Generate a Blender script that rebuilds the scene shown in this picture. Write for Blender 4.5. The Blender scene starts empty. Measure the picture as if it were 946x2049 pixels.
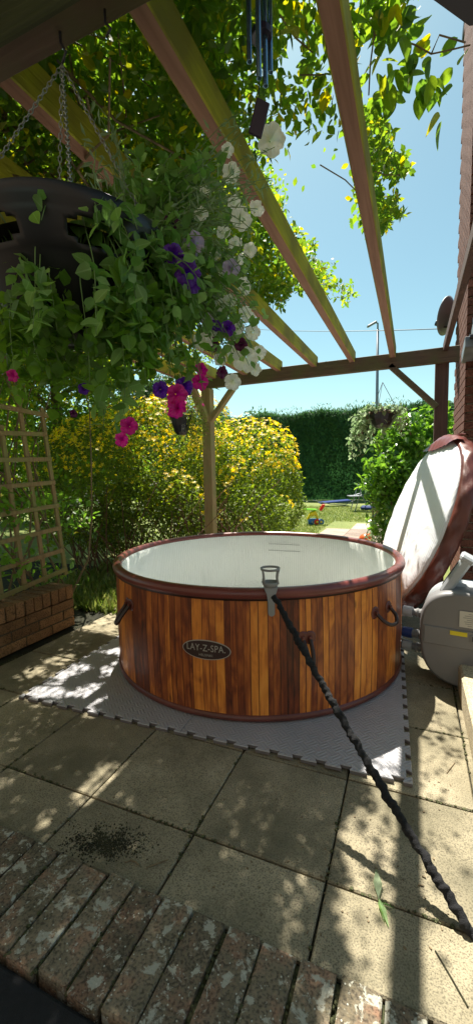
import bpy, bmesh, math, random
import numpy as np
from mathutils import Vector, Matrix
random.seed(7); rng = np.random.default_rng(7)
S = bpy.context.scene; C = S.collection
PI = math.pi; R = math.radians

# ------------------------------------------------------------------ camera
FPX, PITCH, ROLL, YAW, EYE = 830.03, 0.0950, -0.02137, -0.40139, 1.17825
cF = Vector((math.sin(YAW)*math.cos(PITCH), math.cos(YAW)*math.cos(PITCH), -math.sin(PITCH)))
r0 = Vector((math.cos(YAW), -math.sin(YAW), 0)); u0 = r0.cross(cF)
cR = math.cos(ROLL)*r0 + math.sin(ROLL)*u0
cU = -math.sin(ROLL)*r0 + math.cos(ROLL)*u0
cam = bpy.data.cameras.new('camera'); camo = bpy.data.objects.new('camera', cam); C.objects.link(camo)
camo.matrix_world = Matrix(((cR.x, cU.x, -cF.x, 0), (cR.y, cU.y, -cF.y, 0), (cR.z, cU.z, -cF.z, EYE), (0, 0, 0, 1)))
cam.sensor_fit = 'VERTICAL'; cam.sensor_height = 36; cam.lens = 36*FPX/2049
cam.clip_start = 0.02; cam.clip_end = 2000
S.camera = camo
# ------------------------------------------------------------------ light
SUN_EL = R(63.0); SUNH = Vector((-0.485, 0.874, 0)).normalized()
sdir = SUNH*math.cos(SUN_EL) + Vector((0, 0, math.sin(SUN_EL)))
W = bpy.data.worlds.new('World'); S.world = W; W.use_nodes = True
wn = W.node_tree.nodes; wl = W.node_tree.links
sky = wn.new('ShaderNodeTexSky'); sky.sky_type = 'NISHITA'; sky.sun_disc = False
sky.sun_elevation = SUN_EL; sky.sun_rotation = math.atan2(SUNH.x, SUNH.y)
sky.air_density = 1.0; sky.dust_density = 0.75; sky.ozone_density = 0.6
tint = wn.new('ShaderNodeMix'); tint.data_type = 'RGBA'; tint.blend_type = 'MULTIPLY'; tint.inputs[0].default_value = 1; tint.inputs[7].default_value = (.86, 1.06, .86, 1)
wl.new(sky.outputs[0], tint.inputs[6]); wl.new(tint.outputs[2], wn['Background'].inputs[0]); wn['Background'].inputs[1].default_value = 0.066
sl = bpy.data.lights.new('sun', 'SUN'); sl.energy = 4.4; sl.angle = R(0.55); sl.color = (1, 0.94, 0.82)
so = bpy.data.objects.new('sun', sl); C.objects.link(so); so.rotation_euler = sdir.to_track_quat('Z', 'Y').to_euler()
vs = S.view_settings; vs.view_transform = 'Standard'; vs.look = 'None'; vs.exposure = 1.4; vs.gamma = 1
S.render.engine = 'CYCLES'

# ------------------------------------------------------------------ photo-measure helpers
def ray(x, y): return cF + cR*((x-473)/FPX) - cU*((y-1024.5)/FPX)
def at_z(x, y, z): r = ray(x, y); return Vector((0, 0, EYE)) + r*((z-EYE)/r.z)
def at_d(x, y, d): return Vector((0, 0, EYE)) + ray(x, y)*d
def at_y(x, y, Y): r = ray(x, y); return Vector((0, 0, EYE)) + r*(Y/r.y)
nF, nR, nU = (np.array(v) for v in (cF, cR, cU))
def proj(P):
    P = np.asarray(P, float)-np.array([0, 0, EYE]); d = P@nF; d = np.where(np.abs(d) < 1e-4, 1e-4, d)
    return 473+FPX*(P@nR)/d, 1024.5-FPX*(P@nU)/d, d

# ------------------------------------------------------------------ object helpers
def tag(o, label=None, cat=None, group=None, kind=None):
    if label: o['label'] = label
    if cat: o['category'] = cat
    if group: o['group'] = group
    if kind: o['kind'] = kind
    return o
def empty(name, loc, label=None, cat=None, group=None, rz=0):
    o = bpy.data.objects.new(name, None); C.objects.link(o); o.location = loc; o.rotation_euler.z = rz
    o.empty_display_size = .1
    return tag(o, label, cat, group)
def mk(name, V, Fc, mat=None, parent=None, loc=None, smooth=False):
    me = bpy.data.meshes.new(name); me.from_pydata([tuple(v) for v in V], [], [tuple(f) for f in Fc])
    if mat: me.materials.append(mat)
    if smooth: me.polygons.foreach_set('use_smooth', [True]*len(me.polygons))
    me.update()
    return ob(name, me, parent, loc)
def ob(name, me, parent=None, loc=None):
    o = bpy.data.objects.new(name, me); C.objects.link(o)
    if parent: o.parent = parent
    if loc is not None: o.location = loc
    return o
class MB:
    def __init__(s): s.v = []; s.f = []
    def add(s, V, Fc):
        n = len(s.v); s.v += [tuple(v) for v in V]; s.f += [tuple(i+n for i in f) for f in Fc]; return s
    def box(s, c, d, rot=None, bev=0.0):
        bm = bmesh.new(); bmesh.ops.create_cube(bm, size=1)
        for v in bm.verts: v.co = Vector((v.co.x*d[0], v.co.y*d[1], v.co.z*d[2]))
        if bev: bmesh.ops.bevel(bm, geom=bm.edges[:], offset=bev, segments=1, affect='EDGES')
        M = (rot or Matrix.Identity(3))
        s.add([M@v.co+Vector(c) for v in bm.verts], [[v.index for v in f.verts] for f in bm.faces]) if not bm.verts.index_update() else 0
        bm.free(); return s
    def tube(s, pts, rad, n=8, cap=True):
        pts = [Vector(p) for p in pts]; m = len(pts)
        rad = rad if hasattr(rad, '__len__') else [rad]*m
        V = []; t0 = (pts[1]-pts[0]).normalized(); a = t0.orthogonal().normalized()
        for i, p in enumerate(pts):
            t = (pts[min(i+1, m-1)]-pts[max(i-1, 0)]).normalized()
            a = (a-t*a.dot(t)).normalized(); b = t.cross(a)
            for k in range(n):
                w = 2*PI*k/n; V.append(p+(a*math.cos(w)+b*math.sin(w))*rad[i])
        Fc = [(i*n+k, i*n+(k+1) % n, (i+1)*n+(k+1) % n, (i+1)*n+k) for i in range(m-1) for k in range(n)]
        if cap: Fc += [tuple(range(n))[::-1], tuple((m-1)*n+k for k in range(n))]
        return s.add(V, Fc)
    def lathe(s, prof, n=48, c=(0, 0, 0), closed=False):
        V = []; m = len(prof)
        for (r, z) in prof:
            for k in range(n):
                w = 2*PI*k/n; V.append((c[0]+r*math.cos(w), c[1]+r*math.sin(w), c[2]+z))
        Fc = []
        for i in range(m if closed else m-1):
            j = (i+1) % m
            for k in range(n): Fc.append((i*n+k, i*n+(k+1) % n, j*n+(k+1) % n, j*n+k))
        return s.add(V, Fc)
    def build(s, name, mat, parent=None, smooth=False, loc=None):
        return mk(name, s.v, s.f, mat, parent, loc, smooth)
def beam(p, q, w, h, up=(0, 0, 1), bev=.004):
    p = Vector(p); q = Vector(q); t = (q-p).normalized(); sx = t.cross(Vector(up)).normalized(); uz = sx.cross(t)
    M = Matrix((sx, t, uz)).transposed()
    return MB().box((p+q)/2, (w, (q-p).length, h), M, bev)

# ------------------------------------------------------------------ materials
def newmat(name):
    m = bpy.data.materials.new(name); m.use_nodes = True
    n = m.node_tree.nodes; return m, n, m.node_tree.links, n['Principled BSDF']
def nd(n, t, **k):
    x = n.new(t)
    for a, b in k.items():
        if a.startswith('i_'): x.inputs[a[2:].replace('_', ' ')].default_value = b
        else: setattr(x, a, b)
    return x
def ramp(n, stops, interp='LINEAR'):
    r = n.new('ShaderNodeValToRGB'); e = r.color_ramp.elements; r.color_ramp.interpolation = interp
    while len(e) < len(stops): e.new(0.5)
    for i, (p, c) in enumerate(stops): e[i].position = p; e[i].color = (*c, 1)
    return r
def plain(name, col, rough=.5, metal=0, var=.12, scale=8, bump=0, bscale=60, coat=0):
    m, n, l, b = newmat(name)
    tc = nd(n, 'ShaderNodeTexCoord'); no = nd(n, 'ShaderNodeTexNoise', i_Scale=scale, i_Detail=6.0)
    l.new(tc.outputs['Object'], no.inputs['Vector'])
    lo = tuple(c*(1-var) for c in col); hi = tuple(min(1, c*(1+var)) for c in col)
    r = ramp(n, [(.3, lo), (.7, hi)]); l.new(no.outputs[0], r.inputs[0]); l.new(r.outputs[0], b.inputs['Base Color'])
    b.inputs['Roughness'].default_value = rough; b.inputs['Metallic'].default_value = metal
    if coat: b.inputs['Coat Weight'].default_value = coat; b.inputs['Coat Roughness'].default_value = .15
    if bump:
        n2 = nd(n, 'ShaderNodeTexNoise', i_Scale=bscale, i_Detail=4.0); l.new(tc.outputs['Object'], n2.inputs['Vector'])
        bp = nd(n, 'ShaderNodeBump', i_Strength=bump, i_Distance=.01); l.new(n2.outputs[0], bp.inputs['Height']); l.new(bp.outputs[0], b.inputs['Normal'])
    return m
def leafmat(name, cols, trans=.45, rough=.45):
    m, n, l, b = newmat(name)
    g = nd(n, 'ShaderNodeNewGeometry'); oi = nd(n, 'ShaderNodeObjectInfo')
    a = nd(n, 'ShaderNodeMath', operation='ADD'); l.new(g.outputs['Random Per Island'], a.inputs[0]); l.new(oi.outputs['Random'], a.inputs[1])
    fr = nd(n, 'ShaderNodeMath', operation='FRACT'); l.new(a.outputs[0], fr.inputs[0])
    k = len(cols); r = ramp(n, [((i/(k-1)), c) for i, c in enumerate(cols)]); l.new(fr.outputs[0], r.inputs[0])
    tc = nd(n, 'ShaderNodeTexCoord'); no = nd(n, 'ShaderNodeTexNoise', i_Scale=70.0); l.new(tc.outputs['Object'], no.inputs[0])
    mx = nd(n, 'ShaderNodeMix', data_type='RGBA', blend_type='MULTIPLY'); mx.inputs[0].default_value = .5
    r2 = ramp(n, [(.35, (.6, .6, .6)), (.65, (1, 1, 1))]); l.new(no.outputs[0], r2.inputs[0])
    l.new(r.outputs[0], mx.inputs[6]); l.new(r2.outputs[0], mx.inputs[7])
    l.new(mx.outputs[2], b.inputs['Base Color']); b.inputs['Roughness'].default_value = rough
    t = nd(n, 'ShaderNodeBsdfTranslucent')
    hs = nd(n, 'ShaderNodeHueSaturation', i_Hue=.485, i_Saturation=1.1, i_Value=2.3); l.new(mx.outputs[2], hs.inputs['Color']); l.new(hs.outputs[0], t.inputs[0])
    ms = nd(n, 'ShaderNodeMixShader'); ms.inputs[0].default_value = trans
    l.new(b.outputs[0], ms.inputs[1]); l.new(t.outputs[0], ms.inputs[2]); l.new(ms.outputs[0], n['Material Output'].inputs[0])
    return m
def timber(name, c1, c2, c3=None, along='Y', sc=1.0):
    m, n, l, b = newmat(name)
    tc = nd(n, 'ShaderNodeTexCoord'); mp = nd(n, 'ShaderNodeMapping')
    s = {'X': (3, 60, 60), 'Y': (60, 3, 60), 'Z': (60, 60, 3)}[along]; mp.inputs['Scale'].default_value = [q*sc for q in s]
    l.new(tc.outputs['Object'], mp.inputs[0])
    no = nd(n, 'ShaderNodeTexNoise', i_Scale=1.0, i_Detail=8.0, i_Distortion=.6); l.new(mp.outputs[0], no.inputs[0])
    r = ramp(n, [(.3, c1), (.7, c2)]); l.new(no.outputs[0], r.inputs[0])
    col = r.outputs[0]
    if c3:
        n3 = nd(n, 'ShaderNodeTexNoise', i_Scale=5.0, i_Detail=5.0); l.new(tc.outputs['Object'], n3.inputs[0])
        rr = ramp(n, [(.42, (0, 0, 0)), (.6, (1, 1, 1))]); l.new(n3.outputs[0], rr.inputs[0])
        mx = nd(n, 'ShaderNodeMix', data_type='RGBA'); l.new(rr.outputs[0], mx.inputs[0]); l.new(col, mx.inputs[6]); mx.inputs[7].default_value = (*c3, 1); col = mx.outputs[2]
    l.new(col, b.inputs['Base Color']); b.inputs['Roughness'].default_value = .75
    bp = nd(n, 'ShaderNodeBump', i_Strength=.8, i_Distance=.005); l.new(no.outputs[0], bp.inputs['Height']); l.new(bp.outputs[0], b.inputs['Normal'])
    return m
def mottled(name, base, dark, light, spec, rough=.9, s1=3, s2=140, lichen=None, lsc=14, lth=.6, bump=.5, rand=True, moss=None):
    """granular stone / brick: large stains, fine grain, optional lichen patches"""
    m, n, l, b = newmat(name)
    tc = nd(n, 'ShaderNodeTexCoord'); oi = nd(n, 'ShaderNodeObjectInfo')
    ad = nd(n, 'ShaderNodeVectorMath', operation='ADD')
    sc = nd(n, 'ShaderNodeVectorMath', operation='SCALE'); cb = nd(n, 'ShaderNodeCombineXYZ')
    for i in range(3): l.new(oi.outputs['Random'], cb.inputs[i])
    l.new(cb.outputs[0], sc.inputs[0]); sc.inputs['Scale'].default_value = 37.0 if rand else 0.0
    l.new(tc.outputs['Object'], ad.inputs[0]); l.new(sc.outputs[0], ad.inputs[1]); v = ad.outputs[0]
    a = nd(n, 'ShaderNodeTexNoise', i_Scale=float(s1), i_Detail=8.0, i_Roughness=.62); l.new(v, a.inputs[0])
    r = ramp(n, [(.25, dark), (.5, base), (.75, light)]); l.new(a.outputs[0], r.inputs[0])
    f = nd(n, 'ShaderNodeTexNoise', i_Scale=float(s2), i_Detail=3.0); l.new(v, f.inputs[0])
    fr = ramp(n, [(.36, (.35, .35, .35)), (.5, (1, 1, 1)), (.66, spec)]); l.new(f.outputs[0], fr.inputs[0])
    mx = nd(n, 'ShaderNodeMix', data_type='RGBA', blend_type='MULTIPLY'); mx.inputs[0].default_value = .8
    l.new(r.outputs[0], mx.inputs[6]); l.new(fr.outputs[0], mx.inputs[7]); col = mx.outputs[2]
    # brick-to-brick tone
    hv = nd(n, 'ShaderNodeHueSaturation'); mr = nd(n, 'ShaderNodeMapRange'); mr.inputs[3].default_value = .72; mr.inputs[4].default_value = 1.22
    l.new(oi.outputs['Random'], mr.inputs[0]); l.new(mr.outputs[0], hv.inputs['Value']); l.new(col, hv.inputs['Color']); col = hv.outputs[0]
    if moss:
        q = nd(n, 'ShaderNodeTexNoise', i_Scale=2.3, i_Detail=7.0, i_Roughness=.7); l.new(tc.outputs['Object'], q.inputs[0])
        qr = ramp(n, [(.42, (0, 0, 0)), (.70, (.85, .85, .85))]); l.new(q.outputs[0], qr.inputs[0])
        m2 = nd(n, 'ShaderNodeMix', data_type='RGBA'); l.new(qr.outputs[0], m2.inputs[0]); l.new(col, m2.inputs[6]); m2.inputs[7].default_value = (*moss, 1); col = m2.outputs[2]
    if lichen:
        q = nd(n, 'ShaderNodeTexNoise', i_Scale=float(lsc), i_Detail=6.0, i_Roughness=.65, i_Distortion=.4); l.new(v, q.inputs[0])
        qr = ramp(n, [(lth, (0, 0, 0)), (lth+.05, (1, 1, 1))]); l.new(q.outputs[0], qr.inputs[0])
        m2 = nd(n, 'ShaderNodeMix', data_type='RGBA'); l.new(qr.outputs[0], m2.inputs[0]); l.new(col, m2.inputs[6]); m2.inputs[7].default_value = (*lichen, 1); col = m2.outputs[2]
        q = nd(n, 'ShaderNodeTexVoronoi', i_Scale=lsc*2.4); l.new(v, q.inputs[0])
        qr = ramp(n, [(.1, (1, 1, 1)), (.16, (0, 0, 0))]); l.new(q.outputs[0], qr.inputs[0])
        m3 = nd(n, 'ShaderNodeMix', data_type='RGBA'); l.new(qr.outputs[0], m3.inputs[0]); l.new(col, m3.inputs[6]); m3.inputs[7].default_value = (.5, .5, .42, 1); col = m3.outputs[2]
    l.new(col, b.inputs['Base Color']); b.inputs['Roughness'].default_value = rough; b.inputs['Specular IOR Level'].default_value = .25
    bp = nd(n, 'ShaderNodeBump', i_Strength=bump, i_Distance=.004); l.new(f.outputs[0], bp.inputs['Height']); l.new(bp.outputs[0], b.inputs['Normal'])
    return m
M = {}
M['slab'] = mottled('concrete_paving', (.31, .27, .185), (.18, .16, .11), (.42, .365, .26), (1.15, 1.13, 1.08), s1=3.2, s2=230, bump=.7, moss=(.12, .11, .07))
M['pinkslab'] = mottled('pinkish_paving', (.40, .31, .26), (.30, .23, .19), (.48, .38, .32), (1.1, 1.1, 1.1), s1=3, s2=150)
M['rearwall'] = mottled('rear_brick', (.36, .28, .22), (.29, .22, .17), (.42, .33, .27), (1.1, 1.1, 1.1), s1=3, s2=60)
M['soil'] = mottled('joint_soil', (.035, .035, .02), (.015, .015, .01), (.06, .06, .03), (1, 1, 1), s1=6, rand=False)
M['ledge'] = mottled('weathered_brick', (.20, .165, .115), (.11, .10, .065), (.32, .17, .11), (1.25, 1.2, 1.1), s1=13, s2=150, lichen=(.40, .39, .32), lsc=28, lth=.55, bump=1.0)
M['mossjoint'] = mottled('mossy_mortar', (.07, .075, .035), (.03, .04, .015), (.12, .11, .06), (1.2, 1.2, 1.1), s1=20, rand=False, bump=1)
M['pbrick'] = mottled('buff_brick', (.235, .135, .065), (.14, .08, .045), (.32, .19, .10), (1.15, 1.1, 1), s1=6, s2=110, moss=None, bump=.6)
M['hbrick'] = mottled('red_brick', (.21, .085, .06), (.12, .05, .04), (.27, .13, .10), (1.1, 1.1, 1.1), s1=6, s2=90, bump=.5)
M['mortar'] = mottled('pale_mortar', (.42, .37, .30), (.30, .26, .2), (.5, .45, .38), (1, 1, 1), s1=8, rand=False)
M['dmortar'] = mottled('dark_mortar', (.10, .085, .055), (.05, .045, .03), (.15, .12, .08), (1, 1, 1), s1=8, rand=False)
M['rafter'] = timber('pergola_timber', (.25, .125, .085), (.36, .19, .135), None, 'Y')
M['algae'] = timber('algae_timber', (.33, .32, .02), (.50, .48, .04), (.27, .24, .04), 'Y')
M['beamx'] = timber('crossbeam_timber', (.09, .055, .04), (.15, .095, .07), (.11, .095, .05), 'X')
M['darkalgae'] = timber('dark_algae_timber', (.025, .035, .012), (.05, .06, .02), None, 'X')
M['post'] = timber('post_timber', (.23, .17, .085), (.34, .26, .13), (.24, .23, .09), 'Z')
M['dpost'] = timber('stained_post', (.07, .035, .03), (.12, .06, .05), None, 'Z')
M['lattice'] = timber('trellis_timber', (.20, .13, .055), (.32, .22, .10), (.22, .21, .07), 'Z')
M['bark'] = timber('vine_bark', (.11, .085, .045), (.25, .18, .10), None, 'Z', .5)
M['greenstem'] = plain('green_stem', (.13, .22, .06), .5)
M['blackpl'] = plain('black_plastic', (.005, .0055, .0075), .42, var=.3, scale=20)
M['chain'] = plain('chain_steel', (.35, .36, .36), .35, 1)
M['chime'] = plain('blue_metal_tube', (.22, .38, .55), .25, .9)
M['sail'] = plain('dark_painted_wood', (.02, .012, .03), .35)
M['grass'] = leafmat('grass_blade', [(.10, .17, .03), (.16, .22, .05), (.22, .24, .08)], .3)
M['vine'] = leafmat('vine_leaf', [(.06, .13, .02), (.09, .18, .025), (.15, .24, .03), (.07, .15, .02), (.12, .22, .03), (.36, .32, .03)], .62)
M['petunia'] = leafmat('petunia_leaf', [(.09, .20, .04), (.15, .30, .07), (.24, .38, .13), (.11, .23, .055), (.17, .32, .07)], .5, .5)
M['pale'] = leafmat('pale_furry_leaf', [(.18, .27, .14), (.28, .36, .22), (.13, .22, .09)], .4, .7)
M['shrub'] = leafmat('shrub_leaf', [(.05, .09, .015), (.10, .16, .02), (.17, .25, .03), (.06, .10, .02)], .5)
M['yellow'] = leafmat('yellow_petal', [(.92, .72, .02), (.95, .80, .03), (.88, .62, .01)], .5)
M['laurel'] = leafmat('laurel_leaf', [(.05, .13, .02), (.09, .21, .03), (.14, .28, .04), (.04, .09, .02)], .45, .28)
M['hedge'] = leafmat('conifer_spray', [(.02, .065, .025), (.04, .11, .04), (.065, .15, .05)], .25, .7)
M['farleaf'] = leafmat('distant_leaf', [(.04, .08, .03), (.06, .12, .04), (.09, .14, .05)], .3)
M['bright'] = leafmat('bright_leaf', [(.10, .22, .03), (.14, .28, .04), (.07, .16, .025)], .55)
M['twig'] = timber('shrub_twig', (.09, .045, .025), (.18, .10, .06), None, 'Z')
M['white'] = leafmat('white_petal', [(.88, .87, .84), (.80, .80, .76)], .35)
M['lilac'] = leafmat('lilac_petal', [(.50, .42, .62), (.6, .52, .7)], .35)
M['purple'] = leafmat('purple_petal', [(.10, .015, .30), (.16, .03, .42)], .35)
M['magenta'] = leafmat('magenta_petal', [(.50, .01, .18), (.65, .03, .28)], .4)
M['plum'] = leafmat('plum_petal', [(.05, .005, .05), (.12, .01, .06)], .3)
M['brown'] = plain('brown_vinyl', (.13, .035, .026), .36, var=.25, scale=6, bump=.08, bscale=120, coat=.08)
M['rim'] = plain('rim_vinyl', (.17, .04, .033), .33, var=.15, scale=5, bump=.06, bscale=200, coat=.15)
M['dkbrown'] = plain('handle_strap', (.035, .014, .010), .35)
M['grey'] = plain('pump_grey_plastic', (.20, .195, .20), .42, var=.04, bump=.04, bscale=300)
M['lgrey'] = plain('pale_grey_plastic', (.46, .49, .52), .35, var=.04)
M['mgrey'] = plain('cup_holder_grey', (.26, .26, .26), .42, var=.05)
M['blueP'] = plain('blue_plastic', (.02, .05, .22), .35)
M['paper'] = plain('label_paper', (.6, .58, .52), .6, var=.03)
M['ink'] = plain('label_ink', (.22, .22, .22), .6)
M['yel'] = plain('yellow_sticker', (.75, .62, .02), .5, var=.05)
M['darkslot'] = plain('dark_slot', (.06, .06, .065), .5)
M['badge'] = plain('badge_brown', (.045, .022, .02), .4)
M['silver'] = plain('silver_print', (.45, .42, .38), .4, .2, var=.05)
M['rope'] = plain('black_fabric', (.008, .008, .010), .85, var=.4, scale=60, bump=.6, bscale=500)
M['slate'] = plain('grey_lead_slate', (.22, .235, .26), .5, var=.25)
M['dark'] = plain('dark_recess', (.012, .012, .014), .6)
M['pipe'] = plain('black_gutter', (.02, .02, .028), .3)
M['stone'] = mottled('pale_stone', (.42, .36, .25), (.30, .25, .17), (.52, .46, .34), (1.1, 1.1, 1), s1=5, s2=140)
M['lamp'] = plain('lamp_grey', (.22, .24, .27), .5, .3)
for k, c in dict(tred=(.65, .02, .01), tyel=(.8, .6, .01), tgrn=(.2, .6, .03), tblu=(.02, .15, .45), torg=(.75, .12, .02)).items(): M[k] = plain('toy_'+k, c, .3, var=.05)
M['dirt'] = mottled('dark_low_ground', (.03, .028, .022), (.015, .015, .01), (.05, .045, .035), (1, 1, 1), s1=4, rand=False)

# lawn ground
m, n, l, b = newmat('lawn_soil'); tc = nd(n, 'ShaderNodeTexCoord'); no = nd(n, 'ShaderNodeTexNoise', i_Scale=1.3, i_Detail=8.0)
l.new(tc.outputs['Object'], no.inputs[0]); r = ramp(n, [(.3, (.12, .17, .035)), (.55, (.20, .235, .06)), (.75, (.27, .26, .09))]); l.new(no.outputs[0], r.inputs[0]); l.new(r.outputs[0], b.inputs['Base Color']); b.inputs['Roughness'].default_value = .9
n2 = nd(n, 'ShaderNodeTexNoise', i_Scale=90.0); l.new(tc.outputs['Object'], n2.inputs[0]); bp = nd(n, 'ShaderNodeBump', i_Strength=1.0, i_Distance=.02); l.new(n2.outputs[0], bp.inputs['Height']); l.new(bp.outputs[0], b.inputs['Normal']); M['lawn'] = m

# foam mat: raised checker of little bars
m, n, l, b = newmat('foam_tread'); tc = nd(n, 'ShaderNodeTexCoord'); mp = nd(n, 'ShaderNodeMapping'); mp.inputs['Rotation'].default_value = (0, 0, R(45)); mp.inputs['Scale'].default_value = (26, 26, 0)
l.new(tc.outputs['Object'], mp.inputs[0]); ck = nd(n, 'ShaderNodeTexChecker', i_Scale=1.0); l.new(mp.outputs[0], ck.inputs[0])
w1 = nd(n, 'ShaderNodeTexWave', i_Scale=.8); w1.bands_direction = 'X'; w2 = nd(n, 'ShaderNodeTexWave', i_Scale=.8); w2.bands_direction = 'Y'
l.new(mp.outputs[0], w1.inputs[0]); l.new(mp.outputs[0], w2.inputs[0])
mx = nd(n, 'ShaderNodeMix'); l.new(ck.outputs['Fac'], mx.inputs[0]); l.new(w1.outputs['Fac'], mx.inputs[2]); l.new(w2.outputs['Fac'], mx.inputs[3])
bp = nd(n, 'ShaderNodeBump', i_Strength=.6, i_Distance=.003); l.new(mx.outputs[0], bp.inputs['Height']); l.new(bp.outputs[0], b.inputs['Normal'])
no = nd(n, 'ShaderNodeTexNoise', i_Scale=4.0, i_Detail=6.0); l.new(tc.outputs['Object'], no.inputs[0]); r = ramp(n, [(.3, (.36, .36, .385)), (.7, (.43, .425, .455))]); l.new(no.outputs[0], r.inputs[0])
m2 = nd(n, 'ShaderNodeMix', data_type='RGBA', blend_type='MULTIPLY'); m2.inputs[0].default_value = .5; rr = ramp(n, [(0, (.82, .82, .83)), (1, (1, 1, 1))]); l.new(mx.outputs[0], rr.inputs[0]); l.new(r.outputs[0], m2.inputs[6]); l.new(rr.outputs[0], m2.inputs[7])
l.new(m2.outputs[2], b.inputs['Base Color']); b.inputs['Roughness'].default_value = .45; M['foam'] = m
M['foamedge'] = plain('foam_edge', (.16, .14, .14), .7)

# white vinyl with fine vertical ribs (driven by uv)
def ribbed(name, col, freq, strength, rough=.35):
    m, n, l, b = newmat(name); uv = nd(n, 'ShaderNodeUVMap'); w = nd(n, 'ShaderNodeTexWave', i_Scale=freq, i_Distortion=.6); w.inputs['Detail'].default_value = 1
    l.new(uv.outputs[0], w.inputs[0]); bp = nd(n, 'ShaderNodeBump', i_Strength=strength, i_Distance=.004); l.new(w.outputs['Fac'], bp.inputs['Height'])
    tc = nd(n, 'ShaderNodeTexCoord'); n3 = nd(n, 'ShaderNodeTexNoise', i_Scale=3.0, i_Detail=4.0, i_Distortion=1.0); l.new(tc.outputs['Object'], n3.inputs[0])
    bp2 = nd(n, 'ShaderNodeBump', i_Strength=.35, i_Distance=.04); l.new(n3.outputs[0], bp2.inputs['Height']); l.new(bp.outputs[0], bp2.inputs['Normal']); l.new(bp2.outputs[0], b.inputs['Normal'])
    r = ramp(n, [(0, tuple(c*.9 for c in col)), (.5, col)]); l.new(w.outputs['Fac'], r.inputs[0]); l.new(r.outputs[0], b.inputs['Base Color'])
    b.inputs['Roughness'].default_value = rough; b.inputs['Subsurface Weight'].default_value = 0; return m
M['inner'] = ribbed('white_liner', (.88, .90, .87), 45, .35)
M['lid'] = ribbed('white_lid_vinyl', (.82, .84, .90), 14, .12, .45)

# printed planks: colour attribute = tone, uv = position on plank
m, n, l, b = newmat('printed_planks'); at = nd(n, 'ShaderNodeAttribute'); at.attribute_name = 'tone'
uv = nd(n, 'ShaderNodeUVMap'); mp = nd(n, 'ShaderNodeMapping'); mp.inputs['Scale'].default_value = (90, 2.6, 1); l.new(uv.outputs[0], mp.inputs[0])
g1 = nd(n, 'ShaderNodeTexNoise', i_Scale=1.0, i_Detail=8.0, i_Distortion=1.2, i_Roughness=.62); l.new(mp.outputs[0], g1.inputs[0])
mp2 = nd(n, 'ShaderNodeMapping'); mp2.inputs['Scale'].default_value = (14, 4.5, 1); l.new(uv.outputs[0], mp2.inputs[0])
g2 = nd(n, 'ShaderNodeTexNoise', i_Scale=1.0, i_Detail=4.0, i_Distortion=1.5); l.new(mp2.outputs[0], g2.inputs[0])
a1 = nd(n, 'ShaderNodeMath', operation='MULTIPLY_ADD'); l.new(g1.outputs[0], a1.inputs[0]); a1.inputs[1].default_value = .8; l.new(at.outputs['Fac'], a1.inputs[2])
a2 = nd(n, 'ShaderNodeMath', operation='MULTIPLY_ADD'); l.new(g2.outputs[0], a2.inputs[0]); a2.inputs[1].default_value = .9; l.new(a1.outputs[0], a2.inputs[2])
a3 = nd(n, 'ShaderNodeMath', operation='SUBTRACT'); l.new(a2.outputs[0], a3.inputs[0]); a3.inputs[1].default_value = .85
r = ramp(n, [(0, (.05, .014, .007)), (.3, (.19, .040, .011)), (.55, (.42, .115, .022)), (.8, (.74, .25, .035)), (1, (.84, .33, .055))]); l.new(a3.outputs[0], r.inputs[0])
vo = nd(n, 'ShaderNodeTexVoronoi', i_Scale=1.0); mp3 = nd(n, 'ShaderNodeMapping'); mp3.inputs['Scale'].default_value = (9, 3.2, 1); l.new(uv.outputs[0], mp3.inputs[0]); l.new(mp3.outputs[0], vo.inputs[0])
kr = ramp(n, [(.03, (.25, .2, .2)), (.09, (1, 1, 1))]); l.new(vo.outputs['Distance'], kr.inputs[0])
mk1 = nd(n, 'ShaderNodeMix', data_type='RGBA', blend_type='MULTIPLY'); mk1.inputs[0].default_value = .8; l.new(r.outputs[0], mk1.inputs[6]); l.new(kr.outputs[0], mk1.inputs[7])
l.new(mk1.outputs[2], b.inputs['Base Color']); b.inputs['Roughness'].default_value = .45; b.inputs['Coat Weight'].default_value = .1; b.inputs['Coat Roughness'].default_value = .2
M['planks'] = m; M['seam'] = plain('plank_seam', (.03, .012, .008), .5)

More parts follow.
